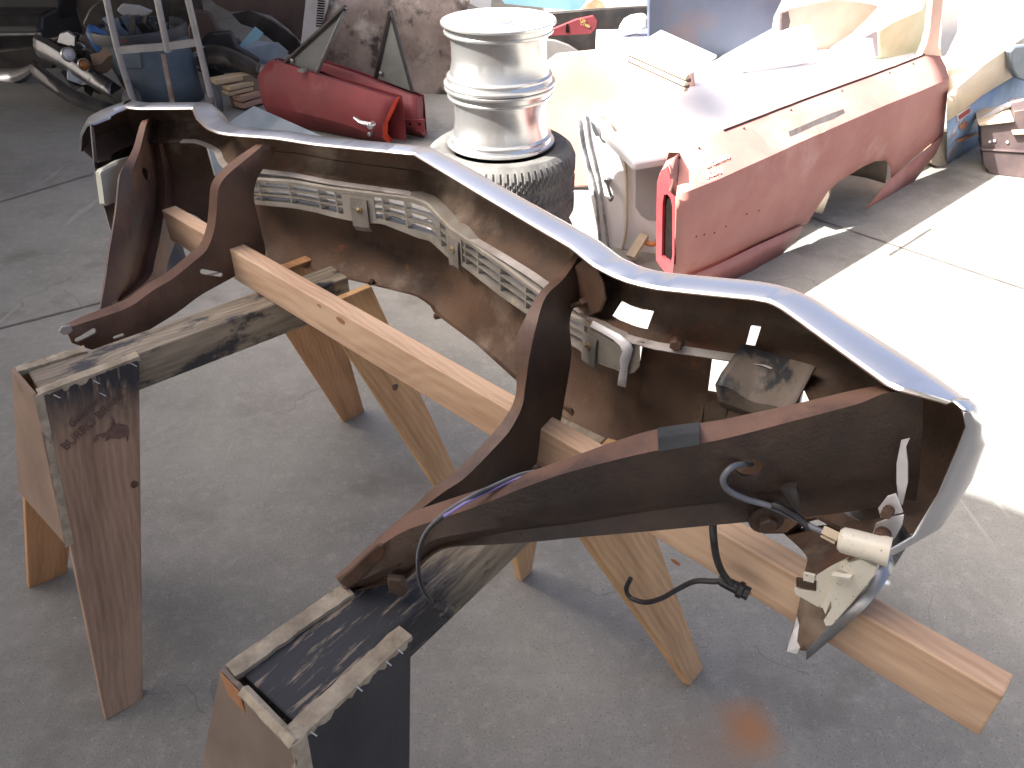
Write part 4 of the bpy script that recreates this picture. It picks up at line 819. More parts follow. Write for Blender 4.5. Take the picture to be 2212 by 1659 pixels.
# the slope above the crease, up to the edge of the deck
tedge = [(1467, 330), (1510, 309), (1561, 283), (1605, 266), (1650, 249), (1680, 237), (1705, 228), (1725, 220), (1760, 207), (1785, 198), (1815, 187), (1840, 178), (1868, 168), (1895, 158), (1918, 149), (1933, 144), (1945, 139), (1968, 130), (1995, 119), (2030, 122)]
Zc = q3(*top[0])[2]
up = [[], []]
for i, (a, b) in enumerate(zip(top, tedge)):
    p = rows_[0][i]; e = q3(b[0], b[1], -.16); up[0].append(e); up[1].append(p + (e - p) * .5 + nq * .006 + Z * .002)
lip_ = [e + -nq * .05 - Z * .012 for e in up[0]]; lip2 = [e + -nq * .055 - Z * .05 for e in up[0]]
mesh('side_skin', *loft_vf([lip2, lip_, up[0], up[1]] + rows_), PINKP, qt, smooth=24, solid=-.003)
# lower flank below the crease, and behind the wheel opening
lo = [[q3(1485, 598, -.004), q3(1560, 567, -.004), q3(1630, 532, -.004), q3(1690, 505, -.004), q3(1735, 484, -.004)], [q3(1480, 640, -.03), q3(1560, 614, -.025), q3(1625, 588, -.012), q3(1690, 547, -.012), q3(1726, 508, -.012)]]
mesh('lower_flank', *loft_vf(lo), surf('lower_red_paint', (.33, .115, .10), (.42, .175, .15), 3, spots=[((.5, .35, .3), 9, .68, .08)], rough=(.35, .5), bump=.03), qt, smooth=40, solid=-.003)
rk = [[q3(1924, 385, -.012), q3(1980, 340, -.012), q3(2037, 290, -.012)], [q3(1868, 452, .0), q3(1972, 394, -.01), q3(2022, 330, -.02)]]
mesh('rocker', *loft_vf(rk), PINKP, qt, smooth=40, solid=-.003)
# wheel housing seen through the opening
ac = q3(1850, 470, -.10); secs = []
for a in np.linspace(.15, math.pi - .2, 14):
    rr = .315; c_ = uq * math.cos(a) * rr + Z * math.sin(a) * rr * 1.02; b0 = np.append(QA, 0) * 0 + q3(1836, 470, -.02); b0[2] = .03
    secs.append([b0 + c_, b0 + c_ - nq * .11, b0 + c_ * .9 - nq * .24, b0 + c_ * .35 - nq * .25])
HOUS = surf('grimy_wheel_housing', (.13, .105, .078), (.22, .18, .135), 5, spots=[((.07, .05, .035), 6, .58, .14)], rough=(.7, .9), bump=.08)
mesh('wheel_housing', *loft_vf(secs), HOUS, qt, smooth=50, solid=.003)
b0 = np.append(QA, 0); v, f = prism_vf([b0 + uq * t_ - nq * .25 + Z * z_ for t_, z_ in ((-.12, .12), (-.02, .02), (.3, .02), (.55, .06), (.95, .03), (1.05, .44), (-.12, .44))], -nq * .01); mesh('inner_panel', v, f, HOUS, qt)  # panel added to block sunlight leaking under the quarter panel
# rear face with the tall lamp opening
rp_ = [(1420, 395), (1426, 374), (1440, 348), (1459, 424), (1456, 602), (1437, 588), (1418, 562)]
B_ = np.append(QA, 0); back = -nq * .17
z_of = lambda x, y: q3(x, y)[2]
fr = [q3(1459, 424, .0), q3(1456, 602, .0)]
def rear(x, y): n = uq; return on_plane(x, y, q3(1458, 500), n)
outer = [rear(*p) for p in [(1459, 424), (1456, 602), (1437, 588), (1418, 562), (1420, 395), (1426, 374), (1440, 348)]]
hole_ = [rear(*p) for p in [(1454, 432), (1454, 574), (1447, 567), (1429, 556), (1431, 424), (1439, 414)]]
def ringface(out, inn, mat, name, par, th):
    # strip between an outline and an opening (matched by nearest angle)
    c = sum(inn) / len(inn); N_ = 48; ex = (out[0] - out[3]); ex = -nq; ez = Z
    def hit(poly, a):
        best = None
        for i in range(len(poly)):
            p, q = poly[i] - c, poly[(i + 1) % len(poly)] - c; p2 = (p @ ex, p @ ez); q2 = (q @ ex, q @ ez); d = (math.cos(a), math.sin(a))
            den = d[0] * (q2[1] - p2[1]) - d[1] * (q2[0] - p2[0])
            if abs(den) < 1e-9: continue
            t = (p2[0] * (q2[1] - p2[1]) - p2[1] * (q2[0] - p2[0])) / den; k = (p2[0] * d[1] - p2[1] * d[0]) / den
            if t > 0 and -1e-6 <= k <= 1 + 1e-6 and (best is None or t < best): best = t
        return c + (ex * math.cos(a) + ez * math.sin(a)) * (best or 0)
    A = [2 * math.pi * k / N_ for k in range(N_)] + [0]
    return mesh(name, *loft_vf([[hit(out, a), hit(inn, a), hit(inn, a) + uq * .014] for a in A]), mat, par, solid=th)
ringface(outer, hole_, REDDEEP, 'rear_face', qt, .003)
v, f = prism_vf([p + uq * .012 for p in hole_], uq * .004); mesh('lamp_opening_shade', v, f, HOLE, qt)  # black plate painted for the shade behind the lamp opening
v, f = loft_vf([[rear(1420, 394), rear(1426, 373), rear(1440, 347)], [rear(1440, 410) + uq * .004, rear(1446, 385) + uq * .006, q3(1458, 338, -.10)], [rows_[0][0], rows_[0][0] * .5 + up[0][0] * .5 + nq * .004, up[0][0]]]); mesh('rear_corner', v, f, PINKP, qt, smooth=30, solid=-.003)
# pillar rising at the front of the deck
pl_ = [(1991, 121), (2002, 96), (2010, 66), (2017, 0), (2021, -40), (2040, -40), (2038, 0), (2031, 70), (2029, 100), (2037, 123)]
v, f = prism_vf([q3(x, y, -.16) for x, y in pl_], -nq * .035); mesh('roof_pillar', v, f, SALMON, qt, bevel=.006)
# dark sealing strip and clip studs on the deck edge
v, f = tube_vf([p + nq * .004 + Z * .003 for p in up[0][2:19]], .0045, 6); mesh('edge_strip', v, f, DARKM, qt)
for i in (0, 1, 3, 6, 10, 14, 17):
    p = up[0][i] * .7 + up[1][i] * .3; v, f = lathe_vf([(.005, 0), (.003, .006)], p + Z * .004, 8, nq * .6 + Z); mesh('clip_stud', v, f, DARKM, qt)
for (x, y) in ((1521, 507), (1543, 503), (1568, 489), (1613, 462), (1639, 455), (1504, 511)):
    i = 0; p = q3(x, y, .028); v, f = lathe_vf([(.004, 0), (.003, .0015)], p, 8, nq); mesh('trim_hole', v, f, HOLE, qt)
# repair patch of grey filler over the arch
FILL = surf('grey_body_filler', (.34, .29, .28), (.5, .47, .47), 8, spots=[((.36, .16, .13), 9, .55, .1)], rough=(.5, .7), bump=.06)
def on_skin(px, mat, name, o=.002, grid=rows_):
    out = []
    for x, y in px:
        best = None; r = ray(x, y)
        for i in range(len(grid) - 1):
            for j in range(len(grid[0]) - 1):
                for T in ((grid[i][j], grid[i][j + 1], grid[i + 1][j + 1]), (grid[i][j], grid[i + 1][j + 1], grid[i + 1][j])):
                    n = np.cross(T[1] - T[0], T[2] - T[0]); den = r @ n
                    if abs(den) < 1e-12: continue
                    t = ((T[0] - EYE) @ n) / den; p = EYE + r * t; M = np.array([T[1] - T[0], T[2] - T[0], n / np.linalg.norm(n)]).T; w_ = np.linalg.solve(M, p - T[0])
                    if w_[0] > -.01 and w_[1] > -.01 and w_[0] + w_[1] < 1.01: best = p
        out.append((best if best is not None else q3(x, y, .03)) - r / np.linalg.norm(r) * o)
    return out
upg = [up[0], up[1], rows_[0]]
def line_on(px, wd, mat, name, grid, o=.0025):
    P = on_skin(px, None, None, o, grid); v, f = tube_vf(P, wd, 5); return mesh(name, v, f, mat, qt)
pts = [(1703, 284), (1740, 268), (1788, 247), (1822, 235), (1826, 244), (1800, 258), (1760, 272), (1722, 290), (1706, 296)]
P = on_skin(pts, None, None, .004); c = sum(P) / len(P)
v = [c] + P; f = [(0, i + 1, (i + 1) % len(P) + 1) for i in range(len(P))]; mesh('filler_patch', v, f, FILL, qt)
# paint-pen writing: "El camino" and a ringed "#1253"
mid = on_skin([(1543, 346), (1562, 338), (1508, 361)], None, None, .002, upg)
ux = mid[1] - mid[2]; nn_ = np.cross(ux, up[0][4] - rows_[0][4]); nn_ = nn_ / np.linalg.norm(nn_); nn_ = nn_ if nn_ @ (EYE - mid[0]) > 0 else -nn_
uy = np.cross(nn_, ux / np.linalg.norm(ux))
c1 = on_skin([(1536, 377)], None, None, .002, upg)[0]; c2 = on_skin([(1546, 349)], None, None, .002, upg)[0]
text_part('paint_pen_number', '#1253', .036, c1, ux, uy, CHALK, qt, off=.006, shear=.15, bold=.0006, thick=.0008)
text_part('paint_pen_name', 'El camino', .038, c2, ux, uy, CHALK, qt, off=.006, shear=.25, bold=.0004, thick=.0008)
rg_ = ring(1535, 377, 28, 11.5, -.42, 26); line_on(rg_ + rg_[:1], .0011, CHALK, 'paint_pen_ring', upg, .004)
for k in range(7):
    x0 = 1700 + k * 17 + random.uniform(-5, 5); y0 = 318 - k * 7 + random.uniform(-4, 8); a = random.uniform(-.6, -.3); L = random.uniform(15, 34)
    line_on([(x0, y0), (x0 + L * .5, y0 + L * .5 * a), (x0 + L, y0 + L * a)], .0006, CHALK, 'scratch', rows_, .001)

# ------------------------------------------------------------------ parts and panels standing and lying round the yard
def panel(name, label, cat, px, A, B, mat, th=.03, off=0., group=None, parent=None, bevel=.004, base=None):
    """flat body panel cut to an outline, standing on the ground line A-B (real thickness)"""
    P, n, u = vplane(A, B, off); w_ = [on_plane(x, y, P, n) for x, y in px]; v, f = prism_vf(w_, -n * th)
    lo_ = min(p[2] for p in w_); c = sum(w_) / len(w_)
    o = mesh(name, v, f, mat, parent, base=None if parent else (c[0], c[1], max(0, lo_)), bevel=bevel)
    if label: tag(o, label, cat, group)
    return o
def sheet_at(name, label, cat, px, mat, th=.02, parent=None, bevel=.004, outline=None):
    """flat piece through photo points with given heights: px = [(x, y, z)] where z comes from a plane fitted to the first three"""
    A = [at_z(x, y, z) for x, y, z in px[:3]]; n = np.cross(A[1] - A[0], A[2] - A[0]); n /= np.linalg.norm(n); n = n if n[2] > 0 else -n
    w_ = [on_plane(p[0], p[1], A[0], n) for p in (outline or px)]; v, f = prism_vf(w_, -n * th); c = sum(w_) / len(w_)
    o = mesh(name, v, f, mat, parent, base=None if parent else c, bevel=bevel)
    if label: tag(o, label, cat)
    return o
def G(x, y): return at_z(x, y)[:2]

# two red car doors, one behind the other, with vent window frames
DA, DB = np.array([-1.86, 5.42]), np.array([-.74, 4.80])
Pd, nd, ud = vplane(DA, DB)
def door(label, off, belt, crease, low, vent, handle, jamb):
    dd = lambda x, y, o=0.: on_plane(x, y, Pd + nd * (off + o), nd)
    t = thing('car_door_assembly', label, 'car door', (*(DA + nd[:2] * off), 0), 'red car doors standing side by side')
    N_ = 14; rows_ = [[], [], [], [], [], []]
    for i in range(N_):
        k = i / (N_ - 1); b = along(belt, k); c = along(crease, k); pc = dd(c[0], c[1], .028); pb = dd(b[0], b[1], -.02)
        rows_[0].append(pb - nd * .05 - Z * .01); rows_[1].append(pb); rows_[2].append(pb * .5 + pc * .5 + nd * .003 + Z * .001); rows_[3].append(pc)
        rows_[4].append(pc + np.array([0, 0, -pc[2] * .5]) + nd * .006); rows_[5].append(np.array([pc[0], pc[1], .012]) - nd * .05)
    mesh('door_skin', *loft_vf(rows_), REDP, t, smooth=26, solid=-.004)
    # inner skin and edges
    inn = [[r[i] - nd * .11 for i in (0, -1)] for r in rows_]
    v, f = loft_vf([[r[-1], r[-1] - nd * (.075 if k else .05) - ud * .006 * k] for k, r in enumerate(rows_[1:])]); mesh('door_edge', v, f, REDJ if jamb else REDP, t, solid=.003)
    v, f = loft_vf([[r[0], r[0] - nd * .08] for r in rows_[1:]]); mesh('door_edge', v, f, REDP, t, solid=.003)
    v, f = loft_vf([[q - nd * .075 for q in rows_[1]], [q - nd * .075 - Z * (q[2] - .02) for q in rows_[1]]]); mesh('inner_panel', v, f, REDP, t, solid=.003)
    if vent:
        a, b, c = [dd(*p, -.05) for p in vent]; fr_ = [(a, b), (b, c)]
        wv, wf = prism_vf([a, b, c], -nd * .005); gl = mesh('vent_window', wv, wf, GLASSY, t)
        for (p, q, r_, m_) in ((a, b, .016, DARKM), (b, c, .012, CHROME_DULL_SHADED if jamb else BLACKM)): mesh('window_frame', *tube_vf([p, q], r_, 6), m_, t)
        z = c * .12 + a * .78 + b * .1; mesh('vent_latch', *lathe_vf([(.014, 0), (.014, .01), (.005, .014)], z + nd * .003, 12, nd), CHROME_DULL_SHADED, t)
    if handle:
        h = dd(*handle[0], .06); h2 = dd(*handle[1], .085); h3 = dd(*handle[2], .075)
        m_ = MB(); m_.add(tube_vf([h, (h + h2) / 2 + nd * .02, h2], [.009, .012, .015], 8)); m_.add(lathe_vf([(.02, -.02), (.022, .02), (.012, .028)], h2, 14, nd)); m_.build('door_handle', CHROME, t, smooth=40)
        m_ = MB(); m_.add(lathe_vf([(.013, -.03), (.013, .004), (.008, .008)], h3, 12, nd)); m_.build('door_lock', CHROME_DULL_SHADED, t, smooth=40)
    return t, dd
d1, dd1 = door('front red car door with a chrome push handle and bright red end', 0, [(584, 131), (620, 139), (700, 168), (853, 214)], [(557, 164), (640, 194), (740, 227), (826, 274)], None, [(612, 140), (747, 16), (685, 156)], [(765, 254), (802, 270), (798, 290)], True)
v, f = box_vf(dd1(653, 152, .01), ud * .022, nd * .018, Z * .008); mesh('mirror_stub', v, f, CHROME_DULL_SHADED, d1)
d2, dd2 = door('rear red car door behind, carrying a bolted hinge plate', -.20, [(640, 125), (692, 138), (760, 160), (901, 212)], [(650, 165), (720, 180), (800, 212), (903, 248)], None, [(812, 168), (843, 22), (891, 198)], None, False)
hp = [dd2(870, 256, .02), dd2(918, 256, .02), dd2(919, 284, .02), dd2(902, 282, .02), dd2(900, 272, .02), (dd2(872, 276, .02))]
v, f = prism_vf(hp, nd * .02); mesh('hinge', v, f, REDP, d2, bevel=.003)
for x in (886, 906): mesh('hinge_hole', *lathe_vf([(.009, 0), (.009, .002)], dd2(x, 268, .041), 10, nd), HOLE, d2)

# mottled primer panel with a folded crease, and the pale louvred pillar beside it
PA, PB = (-2.2, 6.35), (.3, 5.75)
Pp, np_, up_ = vplane(PA, PB); pp = lambda x, y, o=0.: on_plane(x, y, Pp + np_ * o, np_)
sec = []
for k in range(16):
    t = k / 15; L3 = lambda a, b: (a[0] + (b[0] - a[0]) * t, a[1] + (b[1] - a[1]) * t)
    a = pp(*L3((690, -30), (1016, -8)), -.06); b = pp(*L3((690, 68), (1000, 140)), .0); c = pp(*L3((676, 84), (992, 150)), -.012); d = pp(*L3((660, 170), (990, 262)), .03); e = d.copy(); e[2] = .0
    mid_ = (a + b) / 2 + np_ * .03; sec.append([a, mid_, b, c, (c + d) / 2 + np_ * .012, d, e])
o = mesh('primer_panel', *loft_vf(sec), PRIMER, base=(-.9, 6.1, 0), smooth=30, solid=-.004); tag(o, 'large mottled brown and grey primer body panel standing behind the red doors', 'body panel')
lp = thing('louvred_panel', 'narrow pale panel with a column of black louvres, beside the brown primer panel', 'body panel', (*PA, 0))
v, f = prism_vf([pp(x, y, .035) for x, y in [(664, -30), (716, -30), (706, 20), (690, 66), (668, 110), (652, 130), (650, 94)]], -np_ * .02); mesh('plate', v, f, WHITEP if False else surf('grimy_white_paint', (.3, .3, .31), (.42, .42, .43), 5, rough=(.4, .6), bump=.03), lp)
for i in range(11):
    y0 = 0 + i * 5.4; x0 = 687 - i * .45
    v, f = prism_vf([pp(x, y, .038) for x, y in [(x0, y0), (x0 + 15, y0 + 1.2), (x0 + 14.6, y0 + 3.8), (x0 - .3, y0 + 2.6)]], np_ * .003); mesh('louvre', v, f, HOLE, lp)

# the dark pile at the left
panel('brown_fender', 'dark brown car fender hanging behind the pile of trim', 'body panel', [(432, -20), (662, -20), (651, 92), (622, 62), (585, 34), (540, 22), (498, 26), (470, 12)], (-3.4, 6.9), (-1.2, 6.9), BROWNP)
panel('grimy_valance', 'grimy dark body valance with studs, below the brown fender', 'body panel', [(500, 30), (540, 22), (590, 46), (640, 82), (652, 100), (640, 128), (612, 110), (580, 82), (550, 62), (520, 52)], (-3.0, 6.6), (-1.4, 6.6), DARKM)
bz = thing('lamp_surround', 'angular bluish metal headlamp bezel in the dark pile', 'bezel', (*G(545, 150), 0))
PZ, nz, uz = vplane((-2.9, 6.3), (-1.5, 6.3)); z3 = lambda x, y, o=0.: on_plane(x, y, PZ + nz * o, nz)
for nm, q, m_ in (('bezel_side', [z3(507, 110, .06), z3(550, 58, .0), z3(568, 72, -.02), z3(556, 88, .0)], SKYB), ('bezel_face', [z3(507, 110, .06), z3(556, 88, .0), z3(600, 92, 0), z3(622, 112, .02), z3(596, 136, .05), z3(570, 140, .06)], BLUEGREY)):
    v, f = prism_vf(q, -nz * .02 - Z * .004); mesh(nm, v, f, m_, bz)
# heap of chromed lamp rims and bumper ends
def chrome_piece(label, pts, w0, w1, Y, mat, nm='chrome_bumper_end', cat='bumper'):
    secs = []
    for i, (x, y) in enumerate(pts):
        k = i / (len(pts) - 1); wd = w0 + (w1 - w0) * k; c = at_y(x, y, Y[0] + (Y[1] - Y[0]) * k)
        secs.append([c + np.array([0, .02, wd]), c + np.array([0, -.04, wd * .8]), c + np.array([0, -.075, wd * .2]), c + np.array([0, -.07, -wd * .5]), c + np.array([0, -.02, -wd])])
    rows_ = smooth = [smooth_path([s_[j] for s_ in secs], 4) for j in range(5)]; secs = [[rows_[j][i] for j in range(5)] for i in range(len(rows_[0]))]
    b = secs[0][4]; o = mesh(nm, *loft_vf(secs), mat, base=(b[0], b[1], max(0, b[2])), smooth=45, solid=-.004); return tag(o, label, cat)
SOOTY = surf('sooty_chrome', (.10, .10, .105), (.2, .2, .21), 6, spots=[((.35, .36, .38), 4, .6, .1, .25), ((.06, .04, .03), 8, .58, .12, .6)], rough=(.28, .45), metal=.8, bump=.05)
chrome_piece('sooty chrome bumper lying in shade left of the bin, amber lamp beside it', [(84, 100), (120, 118), (160, 142), (205, 172), (248, 198)], .085, .06, (6.2, 5.5), SOOTY)
chrome_piece('black lower bumper valance under the sooty bumper left of the bin', [(78, 152), (118, 182), (170, 214), (246, 240)], .07, .04, (6.0, 5.35), BLACKM, 'bumper_valance', 'valance')
rnd = random.Random(5)
for k in range(26):
    x, y = rnd.uniform(86, 236), rnd.uniform(84, 190)
    if y > 110 + (x - 84) * .55 + 26: continue
    c = at_y(x, y, rnd.uniform(5.75, 6.2)); a = rnd.uniform(0, 6.28); d1_ = np.array([math.cos(a), rnd.uniform(-.4, .4), math.sin(a) * .8]) * rnd.uniform(.04, .12); d2_ = np.array([-math.sin(a), rnd.uniform(-.6, .2), math.cos(a)]) * rnd.uniform(.02, .06)
    v, f = prism_vf([c - d1_ - d2_, c + d1_ - d2_ * .7, c + d1_ * .9 + d2_, c + d2_ * 1.4, c - d1_ * .8 + d2_ * .6], (.004, .02, .004)); o = mesh('trim_fragment', v, f, rnd.choice([SOOTY, DARKM, BLACKM, SOOTY, CHROME_DULL_SHADED, BROWNPL]), base=c - np.array([0, 0, .05]), bevel=.004); tag(o, 'small broken piece of dark trim in the heap left of the bin', 'trim', 'trim fragments heaped left of the bin')
chrome_piece('bright chrome lamp rim catching light, right of the hand truck', [(392, 158), (412, 138), (440, 124), (470, 134)], .07, .05, (6.1, 6.0), CHROME, 'lamp_ring', 'lamp ring')
chrome_piece('dark curved bumper bar behind the stacked boards', [(432, 124), (480, 122), (530, 138), (566, 156)], .08, .05, (6.0, 5.7), DARKM, 'bumper_bar_scrap', 'bumper')
chrome_piece('grey curved trim with a pale edge at the far left', [(-20, 170), (20, 168), (52, 160), (84, 140)], .08, .03, (6.6, 6.3), CHROME_DULL_SHADED, 'trim_strip', 'trim')
def lamp(x, y, Y, r, mat, label, nm):
    c = at_y(x, y, Y); d = (EYE - c) / np.linalg.norm(EYE - c); t = thing(nm, label, 'lamp', c - np.array([0, 0, .05]))
    mesh('lamp_shell', *lathe_vf([(r * .5, -.08), (r * .9, -.03), (r, 0), (r * .86, .012), (r * .8, .0)], c, 24, d), CHROME, t, smooth=40); mesh('lamp_lens', *lathe_vf([(r * .8, .004), (r * .5, .016), (.004, .02)], c, 20, d), mat, t, smooth=50)
lamp(441, 118, 5.95, .055, ZINC, 'small bright headlamp on the chrome rim, right of the hand truck', 'headlamp')
lamp(148, 118, 5.75, .05, ZINC, 'small headlamp in the chrome bumper left of the bin', 'headlamp')
lamp(182, 140, 5.6, .042, AMBER, 'round amber signal lamp left of the bin', 'signal_lamp')
def crate(name, label, cat, px0, px1, top, Yd, mat, h0=0., lid=None):
    """upright box with its front lower edge between two floor points"""
    a, b = at_z(*px0, h0), at_z(*px1, h0); u = (b - a); u[2] = 0; L = np.linalg.norm(u); u /= L; n = np.array([-u[1], u[0], 0]); c = (a + b) / 2 + n * Yd / 2
    v, f = box_vf(c + Z * top / 2, u * L / 2, n * Yd / 2, Z * top / 2); o = mesh(name, v, f, mat, base=c, bevel=.006); return tag(o, label, cat), c, u, n
cb, c, u, n = crate('cardboard_box', 'brown cardboard box standing behind the chrome trim at far left', 'box', (120, 78), (235, 72), .75, .4, CARTON)
v, f = box_vf(c - n * .2015 + Z * .36, u * .03, n * .001, Z * .36); mesh('tape', v, f, surf('packing_tape', (.2, .14, .1), (.26, .19, .13), 8, rough=(.3, .4), bump=0), cb)
se = thing('dumped_bench', 'black car seat dumped at the far left corner', 'seat', (*G(50, 100), 0)); c0 = np.append(G(50, 96), 0)
sec = [[c0 + np.array([x, yy, z]) for yy, z in ((-.3, .0), (-.34, .2), (-.25, .3), (.15, .3), (.3, .75), (.42, .78), (.45, .0))] for x in (-.42, -.38, 0, .34, .4)]
mesh('cushion', *loft_vf(sec, True, True), BLACKM, se, bevel=.03); mesh('trim_tube', *tube_vf([c0 + np.array([-.4, -.36, .16]), c0 + np.array([.4, -.36, .16])], .015), CHROME_DULL_SHADED, se)
bg_ = at_y(222, 92, 5.75); sec = []
for k in range(9):
    t = k / 8; r = .07 * math.sin(math.pi * (.12 + .83 * t)) + .01; p = bg_ + np.array([.10 * (t - .5) * 1.6, 0, -.17 * (t - .5)]); sec.append([p + np.array([r * .5 * math.cos(a), r * .5 * math.sin(a), r * math.sin(a) * .4 + r * .7 * math.cos(a)]) * (1 + .12 * math.sin(3 * a + k)) for a in np.linspace(0, 2 * math.pi, 11)[:-1]])
o = mesh('blue_bag', *loft_vf(sec, True, True), BLUEV, base=bg_ - np.array([0, 0, .1]), smooth=60); tag(o, 'crumpled bright blue plastic bag beside the bin', 'bag')
sm_ = at_y(232, 118, 5.7); sec = [[sm_ + np.array([dx, dy, dz + .04 * math.sin(dx * 20)]) for dy, dz in ((-.03, .05), (-.05, -.02), (0, -.09), (.05, 0))] for dx in (-.1, -.04, .03, .1)]
o = mesh('leather_scrap', *loft_vf(sec, True, True), TAN if False else CARTON, base=sm_ - np.array([0, 0, .1]), smooth=40); tag(o, 'brown trim scrap under the blue bag', 'trim')

# bin with junk in it
CX = at_z(342, 236); bc = np.array([CX[0], CX[1] + .22, 0])
tb = thing('waste_bin', 'large blue grey plastic bin full of metal scrap, behind the hand truck', 'bin', bc)
BH = at_y(302, 62, bc[1])[2]
rt, rb = .305, .245
lean = np.array([-.10, .05, 0])
bs = [[bc + lean * k + Z * BH * k + (rb + (rt - rb) * k) * np.array([math.cos(a), math.sin(a), 0]) for a in np.linspace(0, 2 * math.pi, 41)[:-1]] for k in (0, .3, .6, .9, 1)]
mesh('bin_body', *loft_vf(bs, True), CANP, tb, smooth=40, solid=-.006)
tc_ = bc + lean + Z * BH
mesh('bin_rim', *lathe_vf([(rt - .012, -.06), (rt + .014, -.06), (rt + .018, -.005), (rt + .012, .012), (rt - .012, .012)], tc_, 48, close=True), CAND, tb, smooth=40)
v, f = prism_vf([tc_ + np.array([dx, -math.sqrt(rt ** 2 - dx ** 2) - .002, dz]) for dx, dz in ((-.09, -.08), (.1, -.08), (.085, -.20), (-.075, -.20))], (0, -.018, 0)); mesh('bin_handle', v, f, CANP, tb, bevel=.006)
mesh('bin_mark', *box_vf(tc_ + np.array([.02, -rt - .02, -.02]), (.02, 0, 0), (0, .002, 0), (0, 0, .006)), REDP, tb)
for k in range(16):
    a = random.uniform(0, 6.28); r = random.uniform(0, .22); p = tc_ + np.array([r * math.cos(a), r * math.sin(a), -.05]); d = np.array([random.uniform(-.06, .06), random.uniform(-.06, .06), random.uniform(.07, .16)])
    wv = np.array([random.uniform(.01, .04), random.uniform(-.02, .02), 0]); v, f = prism_vf([p - wv, p + wv, p + wv * .7 + d, p - wv * .8 + d * .9], (0.004, .006, 0)); o = mesh('metal_scrap', v, f, random.choice([CHROME_DULL_SHADED, DARKM, BLUEGREY, GRIL, DARKM]), base=p); tag(o, 'strip of scrap metal sticking up out of the bin', 'scrap', 'scrap strips in the bin')

# hand truck
HT = at_z(345, 262); ht = thing('hand_truck', 'grey steel tube hand truck with a rusty middle strap, leaning before the bin', 'hand truck', (HT[0], HT[1], 0))
AH, BH_ = (HT[0] - 1, HT[1] + .02), (HT[0] + 1, HT[1] - .02); h3 = lambda x, y, o=0.: onv([(x, y)], AH, BH_, o)[0]
mesh('side_rail', *tube_vf([h3(222, -40), h3(252, 100), h3(290, 226), h3(308, 290)], .021, 10, 3), TUBE, ht, smooth=50)
mesh('side_rail', *tube_vf([h3(397, -40), h3(430, 100), h3(460, 226), h3(474, 290)], .021, 10, 3), TUBE, ht, smooth=50)
mesh('centre_tube', *tube_vf([h3(332, -40, .02), h3(350, 50, .02), h3(363, 112, .02)], .021, 10, 3), TUBE, ht, smooth=50)
P = [h3(252, 109, .004), h3(306, 104, .016), h3(360, 100, .020), h3(428, 91, .004)]; P = smooth_path(P, 4)
mesh('cross_bar', *loft_vf([[p + Z * .024 + nd * 0, p + np.array([0, -.012, .022]), p + np.array([0, -.012, -.022]), p - Z * .024] for p in P], True, True), TUBE, ht, smooth=40)
mesh('middle_strap', *loft_vf([[h3(x - 5, y, .006), h3(x + 5, y, .006)] for x, y in ((352, 116), (358, 150), (366, 190), (374, 230), (384, 280))]), surf('rust_streaked_strap', (.16, .10, .08), (.3, .25, .22), 10, spots=[((.2, .08, .04), 14, .55, .12)], rough=(.6, .8), bump=.1), ht, solid=.004)
toe = [h3(300, 290, .0), h3(480, 290, .0), h3(480, 290, .2), h3(300, 290, .2)]; toe = [np.array([p[0], p[1], .012]) for p in toe]; v, f = prism_vf(toe, (0, 0, .006)); mesh('toe_plate', v, f, TUBE, ht)
for s_, x in ((-1, 300), (1, 474)): p = h3(x, 270, -.06); p[2] = .1; mesh('wheel', *lathe_vf([(.05, -.03), (.1, -.025), (.1, .025), (.05, .03)], p, 24, (1, 0, 0)), RUBBER, ht, smooth=40)

# boards stacked beside the red door
for i, (a, b, hh, m_, lb) in enumerate((((455, 180), (600, 150), .030, PALE, 'topmost pale pine board of the stack beside the red door'), ((483, 194), (600, 172), .026, PALE, 'second pale pine board of the stack, set back from the topmost'),
        ((483, 205), (600, 186), .024, PALE, 'thin pale board with grey edge, third in the stack'), ((508, 217), (600, 200), .034, PINKW, 'fourth, rosy board in the stack by the red door'), ((512, 232), (600, 214), .034, PINKW, 'rosy board at the bottom of the visible stack, above the grey sheet'))):
    A = at_y(*a, 5.55); Bq = at_y(*b, 5.85); Bq[2] = A[2]; ob = board('pine_board', A + np.array([0, .05, 0]), Bq + np.array([0, .05, 0]), Z, .1, hh * 1.05, m_, None, .002); tag(ob, lb, 'board', 'boards stacked beside the red doors')
A = at_y(530, 240, 5.62); ob = board('timber_block', np.array([A[0] - .12, 5.70, .11]), np.array([A[0] + .5, 5.90, .11]), Z, .12, A[2] * 1.0 if A[2] > .1 else .2, DARKM if False else CARDB, None); tag(ob, 'dark timber block carrying the stacked boards', 'board')

# blue grey sheet lying at an angle in front of the doors
sh = sheet_at('sheet_metal', 'blue grey sheet metal panel leaning in front of the red doors', 'sheet metal', [(548, 228, .30), (706, 298, .26), (420, 400, .03), (380, 400, .1), (400, 330, .2), (506, 256, .3)], BLUEGREY, .006)
sheet_at('flange', None, None, [(548, 228, .345), (706, 298, .305), (506, 256, .305), (712, 302, .3), (520, 286, .3)], BLUEGREY, .004, parent=sh) if False else None
rl = [at_z(395, 342, .07), at_z(470, 322, .16)]
ob = board('rusty_lath', rl[0] - np.array([.1, .05, 0]), rl[1] + np.array([.2, .1, .04]), Z, .03, .02, RUST_PINK); tag(ob, 'thin rusty lath lying across the blue grey sheet', 'lath')
pl = at_z(487, 352, .0); v, f = prism_vf([at_z(472, 362, .02), at_z(490, 346, .02), at_z(497, 346, .02), at_z(498, 368, .02), at_z(480, 372, .02)], (0, 0, .01)); o = mesh('yellow_scrap', v, f, PALE, base=pl); tag(o, 'small pale yellow scrap under the bumper by the inner bracket', 'scrap')
